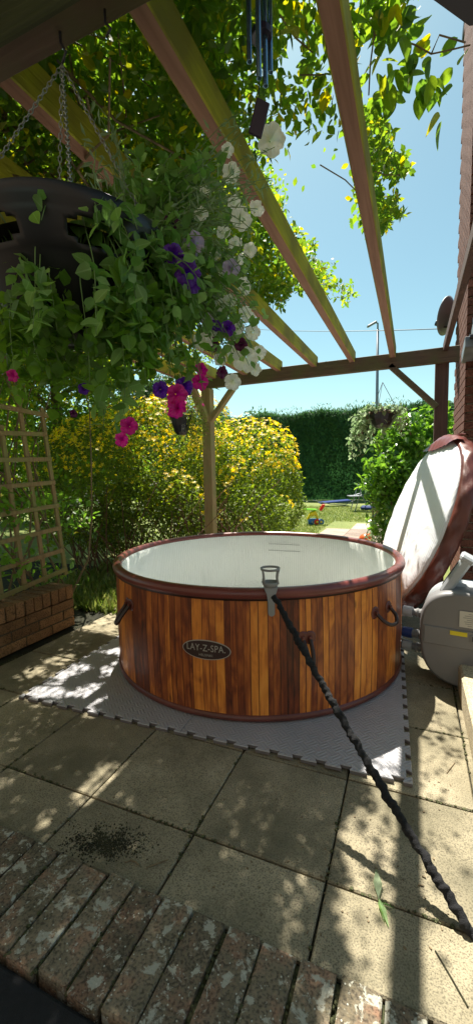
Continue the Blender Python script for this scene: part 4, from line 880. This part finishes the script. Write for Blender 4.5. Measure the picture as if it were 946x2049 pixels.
# ================================================================== FOAM MATS
ma = Vector((-1.906, 1.477, 0)); mb_ = Vector((.02, 1.562, 0)); ex = (mb_-ma).normalized(); ey = Vector((-ex.y, ex.x, 0)); TL = (mb_-ma).length/2; rotm = math.atan2(ex.y, ex.x)
pit = TL/10
def toothed(side_out):
    """edge profile from 0..TL as (along, outward)"""
    q = [(0, 0)]
    for k in range(10):
        c = (k+.5)*pit
        if side_out: q += [(c-.30*pit, 0), (c-.20*pit, -.021), (c-.20*pit, -.0211), (c+.20*pit, -.021), (c+.30*pit, 0)][0:2]+[(c+.20*pit, -.021), (c+.30*pit, 0)]
    q.append((TL, 0)); return q
def gap(side_out):
    q = [(0, 0)]
    if side_out:
        for k in range(10): c = (k+.5)*pit; q += [(c-.17*pit, 0), (c-.27*pit, -.021), (c+.27*pit, -.021), (c+.17*pit, 0)]
    q.append((TL, 0)); return q
mats_l = ['grey foam floor tile under the front left of the tub, mostly in dappled sun', 'grey foam floor tile under the front right of the tub with the rope above', 'grey foam floor tile mostly hidden beneath the back left of the tub', 'grey foam floor tile mostly hidden beneath the back right of the tub, beside the hoses']
for j in range(2):
    for i in range(2):
        out = []; g_ = .0008
        sides = [(j == 0), (i == 1), (j == 1), (i == 0)]
        cor = [(0, 0), (TL, 0), (TL, TL), (0, TL)]; dirs_ = [(1, 0), (0, 1), (-1, 0), (0, -1)]; outs = [(0, -1), (1, 0), (0, 1), (-1, 0)]
        for s_ in range(4):
            for (al, ou) in gap(sides[s_])[:-1]:
                oo = ou if sides[s_] else -g_
                out.append((cor[s_][0]+dirs_[s_][0]*al+outs[s_][0]*oo, cor[s_][1]+dirs_[s_][1]*al+outs[s_][1]*oo))
        m_ = len(out); V = [(x, y, .004) for x, y in out]+[(x, y, .016) for x, y in out]; cxm = TL/2
        V += [(x+(cxm-x)*.004, y+(cxm-y)*.004, .02) for x, y in out]
        Fc = [tuple(range(2*m_, 3*m_)), tuple(range(m_))[::-1]]+[(k, (k+1) % m_, m_+(k+1) % m_, m_+k) for k in range(m_)]+[(m_+k, m_+(k+1) % m_, 2*m_+(k+1) % m_, 2*m_+k) for k in range(m_)]
        o = mk('foam_tile', V, Fc, M['foam']); o.data.materials.append(M['foamedge'])
        for q in range(2, 2+m_): o.data.polygons[q].material_index = 1
        o.location = ma+ex*(i*TL)+ey*(j*TL); o.rotation_euler.z = rotm; tag(o, mats_l[j*2+i], 'floor tile', 'grey interlocking foam tiles under the tub')

# ================================================================== LID
lc = Vector((.002, 3.37, .787)); RL = .634; KL = RL/.712
u_ = Vector((.3254, .0882, .9415)).normalized(); v_ = Vector((-.2617, .965, 0)); v_ = (v_-u_*v_.dot(u_)).normalized(); w_ = u_.cross(v_).normalized()
if w_.x > 0: w_ = -w_
LMx = Matrix((v_, u_, w_)).transposed().to_4x4()
lid = empty('tub_lid', (0, 0, 0), 'round white inflatable lid in its brown cover leaning behind the tub', 'lid'); lid.matrix_world = Matrix.Translation(lc)@LMx@Matrix.Diagonal((KL, KL, KL*.50, 1))
o = MB(); N = 96; prof = [(0.001, .055), (.2, .054), (.4, .05), (.55, .042), (.63, .028), (.69, .004), (.712, -.03), (.70, -.06)]
V = []; UV = []
rs = random.Random(4)
for (r_, z) in prof:
    for k in range(N):
        w = 2*PI*k/N; wob = .004*math.sin(w*17+r_*9)*(r_ > .5)+.003*math.sin(w*31)*(r_ > .6); V.append((r_*math.cos(w), r_*math.sin(w), z+wob)); UV.append((r_*math.cos(w), r_*math.sin(w)))
Fc = [(i*N+k, i*N+(k+1) % N, (i+1)*N+(k+1) % N, (i+1)*N+k) for i in range(len(prof)-1) for k in range(N)]
o = mk('inflatable_disc', V, Fc, M['lid'], lid, smooth=True); ul = o.data.uv_layers.new(name='UVMap'); idx = np.zeros(len(o.data.loops), int); o.data.loops.foreach_get('vertex_index', idx); ul.data.foreach_set('uv', np.array(UV)[idx].astype(np.float32).ravel())
V = []; prof = [(.70, -.035), (.725, -.03), (.74, -.06), (.75, -.10), (.76, -.15), (.762, -.20), (.76, -.235), (.6, -.24), (.2, -.22), (.001, -.22)]
for i, (r_, z) in enumerate(prof):
    for k in range(192):
        w = 2*PI*k/192; cr = (.004*math.sin(w*29+i*1.4)+.003*math.sin(w*47-i*2.1)+.005*math.sin(w*13+i))*(1 if 1 < i < 7 else .2); V.append(((r_+cr)*math.cos(w), (r_+cr)*math.sin(w), z+cr*.6))
Fc = [(i*192+k, i*192+(k+1) % 192, (i+1)*192+(k+1) % 192, (i+1)*192+k) for i in range(len(prof)-1) for k in range(192)]
cv = mk('cover', V, Fc, M['brown'], lid, smooth=True)
V = []
for k in range(33):   # flat hem band along the skirt
    w = R(-130)+R(230)*k/32
    for (r_, z) in [(.782, -.235), (.79, -.185), (.796, -.185), (.79, -.24)]: V.append((r_*math.cos(w), r_*math.sin(w), z))
mk('hem', V, [(4*k+q, 4*k+(q+1) % 4, 4*k+4+(q+1) % 4, 4*k+4+q) for k in range(32) for q in range(4)], M['rim'], cv)
V = []   # cover folded over the lid top
for k in range(25):
    w = R(60)+R(52)*k/24; wd = .10*math.sin(PI*k/24)**.7+.006*math.sin(k*2.1)
    for (r_, z) in [(.765, -.10), (.755, .0), (.735-wd*.3, .045), (.72-wd, .066)]: V.append((r_*math.cos(w), r_*math.sin(w), z+.004*math.sin(k*1.7)))
mk('cover_fold', V, [(4*k+q, 4*k+q+1, 4*k+5+q, 4*k+4+q) for k in range(24) for q in range(3)], M['rim'], cv, smooth=True)

# ================================================================== PUMP
pmL = Vector((.335, 2.50, 0)); pump = empty('spa_pump', pmL, 'grey plastic spa pump unit standing beside the hot tub', 'pump')
def supe(w, h, z0, y, n=48, e=3.2, bulge=0):
    V = []
    for k in range(n):
        a_ = 2*PI*k/n; c_, s_ = math.cos(a_), math.sin(a_); V.append((w*abs(c_)**(2/e)*(1 if c_ > 0 else -1)*(1-.10*max(0, -s_)), y, z0+h*abs(s_)**(2/e)*(1 if s_ > 0 else -1)))
    return V
rotp = R(-8)
def extr(name, secs, mat, smooth=True, par=pump):
    V = []; m_ = len(secs); n = len(secs[0])
    for s_ in secs: V += s_
    Fc = [(i*n+k, i*n+(k+1) % n, (i+1)*n+(k+1) % n, (i+1)*n+k) for i in range(m_-1) for k in range(n)]+[tuple(range(n))[::-1], tuple((m_-1)*n+k for k in range(n))]
    o = mk(name, V, Fc, mat, par, smooth=False)
    if smooth: o.data.polygons.foreach_set('use_smooth', [True]*(len(Fc)-2)+[False, False])
    return o
W_, H_, ZC = .275, .262, .272
extr('front_shell', [supe(W_*.93, H_*.93, ZC, -.13), supe(W_*.985, H_*.985, ZC, -.118), supe(W_, H_, ZC, -.09), supe(W_, H_, ZC, .0)], M['grey'])
extr('rear_shell', [supe(W_*.965, H_*.965, ZC, .002), supe(W_*.965, H_*.965, ZC, .03), supe(W_*1.0, H_*1.02, ZC+.004, .034), supe(W_*1.0, H_*1.02, ZC+.004, .13), supe(W_*.9, H_*.92, ZC, .17)], M['lgrey'])
MB().box((0, -.131, .285), (.50, .012, .10), None, .004).build('panel_band', M['grey'], pump)
MB().box((.06, -.134, .395), (.28, .004, .085)).build('data_label', M['paper'], pump)
lb_ = MB()
for k in range(7): lb_.box((-.015+random.uniform(-.01, .01), -.1365, .425-.0105*k), (.09 if k % 3 else .05, .001, .0025))
for k in range(6): lb_.box((.125, -.1365, .425-.0125*k), (.10, .001, .0025))
lb_.box((.068, -.1365, .395), (.0015, .001, .08)); lb_.build('label_print', M['ink'], pump)
MB().box((-.082, -.139, .315), (.080, .004, .022)).build('warning_sticker', M['yel'], pump)
MB().box((.02, -.139, .298), (.10, .006, .040), None, .002).build('latch_frame', M['grey'], pump); MB().box((.02, -.1425, .298), (.082, .004, .024)).build('latch_recess', M['darkslot'], pump)
hp = MB(); hp.box((-.105, .0, .60), (.055, .12, .24), Matrix.Rotation(R(30), 3, 'Y'), .012); hp.box((-.055, .0, .69), (.075, .125, .035), Matrix.Rotation(R(28), 3, 'Y'), .01); o = hp.build('control_panel', M['lgrey'], pump)
MB().box((-.135, 0.0, .605), (.004, .06, .15), Matrix.Rotation(R(30), 3, 'Y')).build('keypad', M['darkslot'], o)
MB().box((.12, -.03, .548), (.24, .07, .03), None, .008).box((.12, .07, .55), (.28, .05, .02), None, .005).build('lid_trim', M['lgrey'], pump)
pump.rotation_euler.z = rotp
for k, (zh, mt, lab) in enumerate([(.33, 'lgrey', 'upper grey hose coupling between tub and pump'), (.20, 'blueP', 'middle hose coupling with a dark blue collar'), (.12, 'lgrey', 'lowest grey hose coupling near the mat')]):
    a_ = Vector((TX+.90, TY+.08, zh)); b_ = Vector((.11, 2.60, zh-.005)); hz_ = empty('hose_coupling', a_, lab, 'hose', 'hose couplings between tub and pump'); d = b_-a_
    q = [d*t for t in (0, .1, .2, .35, .5, .65, .8, 1.0)]
    MB().tube(q, [.026, .026, .024, .021, .021, .022, .021, .021], 16).build('hose', M['grey'], hz_, True)
    MB().tube([d*.05, d*.38], .031, 18).build('collar', M[mt], hz_); MB().tube([d*.5, d*.56, d*.62, d*.68, d*.74, d*.8], [.024, .029, .024, .029, .024, .029], 16).build('ribbed_nut', M['mgrey'], hz_)

# ================================================================== LAWN THINGS
tp = at_z(626, 1049, 0); toy = empty('toy_mower', tp, 'small colourful plastic push toy standing on the lawn', 'toy', rz=YAW*-1)
MB().tube([(-.12, -.06, .06), (-.05, -.06, .06)], .055, 14).build('wheel', M['tblu'], toy)
o = MB()
for nm, xx, mt in (('wheel', -.06, 'tblu'), ('wheel', .07, 'tred'), ('wheel', .16, 'tblu')):
    MB().tube([(xx, -.10, .06), (xx, -.05, .06)], .065, 16).build(nm, M[mt], toy); MB().tube([(xx, -.105, .06), (xx, -.10, .06)], .025, 10).build('hub', M['tyel'], toy)
MB().box((.02, 0, .09), (.26, .16, .06), None, .015).build('base', M['tblu'], toy)
for s_ in (-1, 1): MB().tube([(-.12, .04*s_, .11), (-.03, .04*s_, .27)], .022, 8).tube([(.10, .04*s_, .11), (.05, .04*s_, .27)], .022, 8).build('frame_leg', M['tyel'], toy)
MB().box((.0, 0, .24), (.14, .12, .10), Matrix.Rotation(R(-20), 3, 'Y'), .02).build('body', M['tyel'], toy)
MB().box((-.06, 0, .33), (.28, .16, .03), Matrix.Rotation(R(3), 3, 'Y'), .012).build('tray', M['tgrn'], toy)
MB().box((.20, 0, .37), (.06, .09, .17), Matrix.Rotation(R(32), 3, 'Y'), .02).build('handle', M['tred'], toy)
cp = at_z(712, 1022, 0); fch = empty('garden_chair', cp, 'metal framed folding garden chair in front of the hedge', 'chair', rz=-YAW)
for s_ in (-1, 1):
    MB().tube([(-.10, .22*s_, 0), (.07, .22*s_, .62), (.10, .22*s_, .72)], .013, 6).build('leg', M['lamp'], fch)
    MB().tube([(.42, .22*s_, 0), (.2, .22*s_, .5), (.0, .22*s_, .44)], .013, 6).build('leg', M['lamp'], fch)
MB().box((-.02, 0, .43), (.40, .42, .03), None, .01).build('seat', M['lamp'], fch); MB().box((.27, 0, .73), (.40, .42, .03), Matrix.Rotation(R(6), 3, 'Y'), .01).build('backrest', M['lamp'], fch)
bp_ = at_z(668, 1012, 0); lo = empty('sun_lounger', bp_, 'low blue folded lounger lying on the lawn by the hedge', 'lounger', rz=-YAW)
MB().box((0, 0, .14), (1.0, .5, .05), Matrix.Rotation(R(-4), 3, 'Y'), .01).build('sling', M['blueP'], lo)
MB().tube([(-.75, -.25, .22), (-.2, -.25, .08), (.3, -.25, .04), (.62, -.25, .2)], .014, 6).build('frame', M['lamp'], lo)
b3 = at_z(733, 1020, 0); o = MB().box((0, 0, .06), (.34, .3, .12), None, .04).box((.25, .05, .09), (.2, .26, .1), Matrix.Rotation(R(20), 3, 'Y'), .03).build('blue_bag', M['blueP'], None, False, b3); tag(o, 'dark blue bundle on the lawn right of the folding chair', 'bag')
ob3 = at_z(732, 1083, 0)+Vector((0, 0, 0)); ot = empty('orange_toy', ob3, 'small orange toy on the path just behind the tub rim', 'toy')
MB().lathe([(.001, .0), (.10, .01), (.12, .05), (.09, .10), (.03, .13), (.001, .135)], 14).build('shell', M['torg'], ot, True); MB().tube([(.05, 0, .1), (.12, 0, .17)], [.03, .02], 8).build('knob', M['tred'], ot, True)

# ================================================================== HANGING BASKETS
def chain(p, q, parent, r_=.0010, link=.0125, name='chain'):
    p = Vector(p); q = Vector(q); L = (q-p).length; n = int(L/(link*.75)); t = (q-p).normalized(); a = t.orthogonal().normalized(); b_ = t.cross(a); mb2 = MB()
    for i in range(n):
        c = p+t*(L*(i+.5)/n); s = a if i % 2 else b_; pts = [c+t*math.cos(w)*link*.5+s*math.sin(w)*link*.27 for w in [2*PI*k/8 for k in range(9)]]; mb2.tube(pts, r_, 5, False)
    return mb2.build(name, M['chain'], parent, True)
bc = at_d(140, 490, .85); hook = Vector((bc.x+.0, .705, BZ0))
hb = empty('hanging_basket', bc, 'big black plastic hanging basket at upper left overflowing with petunias', 'hanging basket', 'hanging flower baskets')
RBk = .19; N = 144; V = []; prof = [(RBk, 0), (RBk+.006, -.004), (RBk+.004, -.022), (RBk-.002, -.03), (RBk-.003, -.036), (RBk-.005, -.042), (RBk-.008, -.048), (RBk-.011, -.055), (RBk-.015, -.062), (RBk-.019, -.069), (RBk-.023, -.076), (RBk-.029, -.083), (RBk-.035, -.09), (RBk-.06, -.13), (RBk-.10, -.17), (RBk-.14, -.19), (.001, -.195)]
for r_, z in prof:
    for k in range(N): w = 2*PI*k/N; V.append((r_*math.cos(w), r_*math.sin(w), z))
Fc = []
for i in range(len(prof)-1):
    for k in range(N):
        if ((k % 24-11.5)/7.0)**2+((i-7)/2.7)**2 < 1: continue   # oval slots
        Fc.append((i*N+k, i*N+(k+1) % N, (i+1)*N+(k+1) % N, (i+1)*N+k))
bw = mk('bowl', V, Fc, M['blackpl'], hb, smooth=True); sd = bw.modifiers.new('thickness', 'SOLIDIFY'); sd.thickness = .004
MB().lathe([(.001, -.035), (.12, -.03), (.165, -.045)], 24).build('compost', M['soil'], hb)
hk = hook-bc
for w in (.6, 2.5, 4.1, 5.5): chain(hk-Vector((0, 0, .07)), (RBk*math.cos(w), RBk*math.sin(w), -.005), hb)
MB().tube([hk+Vector((0, 0, -.002)), hk+Vector((0, 0, -.03)), hk+Vector((.012, 0, -.05)), hk+Vector((0, 0, -.07)), hk+Vector((-.010, 0, -.058))], .0028, 8).build('hook', M['pipe'], hb, True)
h2 = at_z(210, 22, BZ0-.012); tag(MB().tube([h2+Vector((0, 0, .005)), h2+Vector((0, 0, -.02)), h2+Vector((.012, 0, -.034)), h2+Vector((.0, 0, -.045))], .0025, 8).build('cup_hook', M['pipe'], None, True), 'small empty dark hook under the near crossbeam', 'hook')

# petunia plant
pt = empty('petunia_plant', bc, 'trailing petunias with white purple and magenta flowers in the near basket', 'plant'); ptl = pt.location.copy()
stm = MB(); LP, LS, PP, PS, QP, QS = [], [], [], [], [], []; ends = []
def stem_run(p0, p1, sag, nleaf, size, pale=False, r_=.0014, tmin=.12):
    pts = []
    for i in range(9): t = i/8; pts.append(p0.lerp(p1, t)+Vector((math.sin(t*7+p0.x*30)*.008, math.cos(t*6+p1.y*30)*.008, sag*4*t*(1-t))))
    stm.tube([q-ptl for q in pts], [r_*(1-.06*i) for i in range(9)], 5)
    for i in range(nleaf):
        t = tmin+(1-tmin)*(i+random.random())/nleaf; t = min(t, .999); q = pts[int(t*8)].lerp(pts[int(t*8)+1], t*8 % 1)+Vector((rng.normal(0, .008), rng.normal(0, .008), rng.normal(0, .008)))
        (QP if pale == 2 else PP if pale else LP).append(q); (QS if pale == 2 else PS if pale else LS).append(size*random.uniform(.6, 1.25)*(1-.3*t))
    ends.append(p1)
def around(px, py, d): return at_d(px, py, d)
# trailing and rising stems: (target pixel area, distance range, count, leaf size, pale)
for (x0, x1, y0, y1, d0_, d1_, n_, sz, pale) in [
    (20, 300, 430, 640, .62, .74, 6, .040, False), (20, 320, 660, 800, .72, .95, 50, .044, True), (40, 300, 640, 720, .66, .74, 8, .046, False), (270, 430, 470, 760, .75, 1.0, 60, .038, False),
    (330, 500, 300, 560, .85, 1.1, 54, .036, False), (400, 530, 560, 740, .85, 1.1, 44, .034, False), (420, 525, 640, 745, .9, 1.05, 16, .034, True), (230, 420, 300, 430, .85, 1.05, 24, .040, False),
    (430, 560, 200, 420, .9, 1.05, 14, .030, True), (350, 530, 340, 640, .82, .98, 44, .028, True), (60, 230, 180, 350, .78, .9, 6, .035, True), (200, 260, 810, 880, .78, .85, 3, .05, False), (100, 420, 740, 800, .8, .95, 22, .042, True)]:
    for k in range(n_):
        w = random.random()*2*PI; tgt = around(random.uniform(x0, x1), random.uniform(y0, y1), random.uniform(d0_, d1_))
        dv = Vector((tgt.x-bc.x, tgt.y-bc.y, 0)); dv = dv.normalized() if dv.length > .01 else Vector((1, 0, 0)); st0 = bc+dv*(RBk*.75)+Vector((0, 0, -.01))
        stem_run(st0, tgt, random.uniform(.01, .05), int((tgt-st0).length*60)+4, sz*.95, (2 if (pale and y0 >= 650 and x1 < 430) else pale), tmin=(.62 if y0 >= 640 and x1 < 340 else .35 if x0 == 270 else .12))
stm.build('stem', M['greenstem'], pt, True)
LP = np.array([tuple(q) for q in LP]); PP = np.array([tuple(q) for q in PP])
leaves(LP, np.array(LS), T_PT, M['petunia'], pt, 170, up=.9, droop=.1)
QP = np.array([tuple(q) for q in QP]); leaves(QP, np.array(QS), T_PT, M['bright'], pt, 120, up=.9)
leafmesh('pale_foliage', PP, np.array(PS), T_NR, M['pale'], pt, up=.6)
# trumpet flower
def trumpet(seed):
    rs = random.Random(seed); V = []; N = 50; prof = [(.05, -.9), (.09, -.6), (.16, -.35), (.30, -.15), (.62, -.02), (.86, .02), (1.0, .0)]
    for i, (r_, z) in enumerate(prof):
        for k in range(N):
            w = 2*PI*k/N; lob = 1-.17*(i/6)**2*(1-abs(math.cos(w*2.5))**.45)+.025*(i/6)**3*math.sin(w*13+seed); V.append((r_*lob*math.cos(w), r_*lob*math.sin(w), z+(i/6)**2*(.13*math.sin(w*5+seed)+.09*math.sin(w*10+seed*2)+.10*rs.uniform(-1, 1)*.3)-(.10*(i == 6))))
    F2 = [(i*N+k, i*N+(k+1) % N, (i+1)*N+(k+1) % N, (i+1)*N+k) for i in range(len(prof)-1) for k in range(N)]
    return V, F2
TR = [trumpet(s) for s in range(3)]; fm = {}
def flower(px, py, d, col, size, face=(0, -1, 0), parent=pt, label=None):
    s_ = random.randrange(3); key = (s_, col)
    if key not in fm:
        me = bpy.data.meshes.new('flower'); me.from_pydata(TR[s_][0], [], TR[s_][1]); me.materials.append(M[col]); me.polygons.foreach_set('use_smooth', [True]*len(TR[s_][1])); fm[key] = me
    p = at_d(px, py, d); o = bpy.data.objects.new('flower', fm[key]); C.objects.link(o); o.parent = parent; o.location = p-parent.location; f = Vector(face)
    o.rotation_euler = f.to_track_quat('Z', 'Y').to_euler(); o.scale = (size, size, size*1.0)
    o['label'] = label or {'white': 'white petunia flower', 'purple': 'purple petunia flower', 'magenta': 'magenta petunia flower', 'lilac': 'pale lilac petunia flower', 'plum': 'dark plum petunia flower'}[col]
cam_dir = lambda: Vector((random.uniform(.0, .9), random.uniform(-1.1, -.5), random.uniform(-.5, .3)))
for (px, py, d, col, sp) in [(543, 280, .98, 'white', 26), (462, 345, .95, 'white', 17), (483, 437, .92, 'white', 21), (514, 416, .95, 'white', 15), (470, 405, .93, 'white', 14), (447, 463, .9, 'white', 14), (470, 487, .95, 'white', 13), (402, 428, .9, 'white', 14), (386, 487, .86, 'lilac', 22), (462, 538, .92, 'lilac', 17), (495, 628, .98, 'white', 18), (490, 572, .96, 'white', 16), (445, 560, .95, 'white', 14), (490, 720, .98, 'white', 24), (405, 682, .93, 'white', 20), (465, 765, .98, 'white', 16), (470, 700, 1.0, 'white', 18), (520, 705, 1.0, 'white', 13), (347, 512, .82, 'purple', 21), (376, 545, .82, 'purple', 25), (383, 565, .83, 'purple', 20), (455, 658, .93, 'purple', 15), (345, 445, .88, 'plum', 16), (168, 778, .8, 'purple', 11), (322, 780, .85, 'purple', 16), (368, 774, .88, 'purple', 18), (432, 650, .95, 'purple', 12), (425, 690, .97, 'plum', 14), (355, 790, .82, 'magenta', 20), (352, 815, .82, 'magenta', 21), (258, 852, .8, 'magenta', 17), (243, 880, .8, 'magenta', 14), (400, 765, .9, 'magenta', 16), (402, 740, .92, 'magenta', 13), (25, 752, .75, 'magenta', 12), (147, 828, .8, 'plum', 8), (415, 640, .96, 'lilac', 13), (455, 300, .97, 'white', 12), (500, 500, .95, 'white', 13), (478, 520, .95, 'white', 12), (430, 510, .93, 'white', 11), (505, 665, .98, 'white', 15), (475, 655, .98, 'white', 14), (440, 720, .97, 'white', 13), (425, 660, .96, 'white', 12), (512, 740, 1.0, 'white', 12), (410, 380, .92, 'white', 10), (460, 600, .95, 'white', 13), (482, 690, .96, 'plum', 13), (445, 745, .95, 'plum', 12), (440, 610, .96, 'white', 12)]:
    flower(px, py, d-.03, col, sp*d/FPX*1.05, cam_dir())

# far basket at right, under the crossbeam
def small_basket(c, hookz, Rk, label, leafcols, dead, sd):
    c = Vector(c); b2 = empty('hanging_basket', c, label, 'hanging basket', 'hanging flower baskets')
    MB().lathe([(Rk, 0), (Rk*1.07, -.002), (Rk*1.05, -.02), (Rk*.95, -.03), (Rk*.82, -.09), (Rk*.6, -.15), (Rk*.4, -.175), (.001, -.18)], 12).build('bowl', M['pipe'], b2)
    hkz = Vector((0, 0, hookz-c.z))
    for w in (.3, 2.4, 4.5): MB().tube([hkz, (Rk*math.cos(w), Rk*math.sin(w), 0)], .003, 5).build('chain', M['chain'], b2)
    pl2 = empty('basket_plant', c, leafcols[0], 'plant'); 
    return b2, pl2
bc2 = at_d(764, 822, 4.25); b2, pl2 = small_basket(bc2, BZ0-.0, .155, 'smaller dark hanging basket with wilting plants in front of the hedge', ['straggly half wilted trailing plant in the far right basket'], True, 3)
for o_ in b2.children:
    pass
P = []
for k in range(60):
    w = random.random()*2*PI; p = bc2+Vector((.17*math.cos(w), .17*math.sin(w), 0)); L = random.uniform(.05, .36)*(1.5 if math.cos(w) < -.2 else .9)
    for q in range(int(L*40)+3): t = q/(L*40+3); P.append(p+Vector((math.cos(w)*.12*t*(1.5 if math.cos(w) < 0 else .6)+random.uniform(-.02, .02), random.uniform(-.03, .03), .03-L*t+random.uniform(-.01, .02))))
P = np.array([tuple(q) for q in P]); P = P[~((np.abs(P[:, 0]-bc2.x) < .12) & (P[:, 2] > bc2.z-.16) & (P[:, 2] < bc2.z-.02) & (P[:, 1] < bc2.y) & (rng.random(len(P)) < .85))]; leaves(P, rng.uniform(.035, .06, len(P)), T_OV, M['pale'], pl2, 150, up=.3, droop=.8)
P2 = P[rng.random(len(P)) < .35]+np.array([.03, -.02, -.02]); leafmesh('wilted_foliage', P2, rng.uniform(.02, .05, len(P2)), T_RG, M['twig'], pl2, droop=1.2)
# dark basket left of the left post
bc3 = at_d(362, 832, 3.85); b3_, pl3 = small_basket(bc3, 2.1, .10, 'small dark hanging pot beside the left pergola post', ['bushy trailing plant with small red flowers by the left post'], False, 4)
P, d = blob_points(2200, (bc3.x+.02, bc3.y, bc3.z+.02), (.20, .18, .2), .2, .2, 5); P2, d = blob_points(1400, (bc3.x+.13, bc3.y+.05, bc3.z-.1), (.12, .12, .2), .2, .2, 6); P = np.concatenate([P, P2]); P = P[~((np.abs(P[:, 0]-bc3.x) < .09) & (P[:, 2] < bc3.z-.02) & (P[:, 1] < bc3.y))]
leafmesh('foliage', P, rng.uniform(.015, .032, len(P)), T_NR, M['shrub'], pl3)
P, d = blob_points(46, (bc3.x+.03, bc3.y, bc3.z+.1), (.2, .18, .12), .8, .1, 7); leafmesh('red_flowers', P, .022, T_STAR, M['magenta'], pl3, fr=(lambda N: star_frames(N))(d))

# wind chime
wc = at_d(520, 0, 1.3); wch = empty('wind_chime', (wc.x, wc.y, 2.148), 'wind chime with blue metal tubes and a dark sail hanging from a rafter', 'wind chime'); wl_ = wch.location
zt = at_d(520, -60, 1.3).z
tz = min(zt, 2.9)
for (px, pyb, d) in [(499, 124, 1.28), (518, 157, 1.26), (531, 172, 1.31), (541, 145, 1.33)]:
    p = at_d(px, pyb, d*.62); q = Vector((p.x, p.y, 2.148-.05)); 
    p = at_d(px, pyb, d*.62)
    t_ = MB(); nn = 14; V = []
    for zz_, rr in [(p.z, .0052), (p.z, .0040), (p.z+.03, .0040)]: V += [(p.x-wl_.x+rr*math.cos(2*PI*k/nn), p.y-wl_.y+rr*math.sin(2*PI*k/nn), zz_-wl_.z) for k in range(nn)]
    t_.add(V, [(i*nn+k, i*nn+(k+1) % nn, (i+1)*nn+(k+1) % nn, (i+1)*nn+k) for i in range(2) for k in range(nn)]+[tuple(range(2*nn, 3*nn))])
    V = []
    for zz_ in (p.z, 2.16): V += [(p.x-wl_.x+.0052*math.cos(2*PI*k/nn), p.y-wl_.y+.0052*math.sin(2*PI*k/nn), zz_-wl_.z) for k in range(nn)]
    t_.add(V, [(k, (k+1) % nn, nn+(k+1) % nn, nn+k) for k in range(nn)]); t_.build('tube', M['chime'], wch, True)
cs = at_d(523, 70, 1.3*.62)-wl_; MB().tube([(cs.x, cs.y, cs.z-.006), (cs.x, cs.y, cs.z+.006)], .02, 20).build('striker', M['sail'], wch)
pc = at_d(518, 237, 1.3*.62)-wl_; MB().tube([(cs.x, cs.y, 0), (cs.x, cs.y, cs.z), (pc.x, pc.y, pc.z+.04)], .0012, 5).build('string', M['dark'], wch)
MB().box(pc, (.027, .005, .066), Matrix.Rotation(-YAW, 3, 'Z')@Matrix.Rotation(R(16), 3, 'Y')@Matrix.Rotation(R(14), 3, 'Z'), .0015).build('sail', M['sail'], wch)
MB().tube([(cs.x, cs.y, .05), (cs.x, cs.y, .06)], .04, 24).build('top_plate', M['sail'], wch)
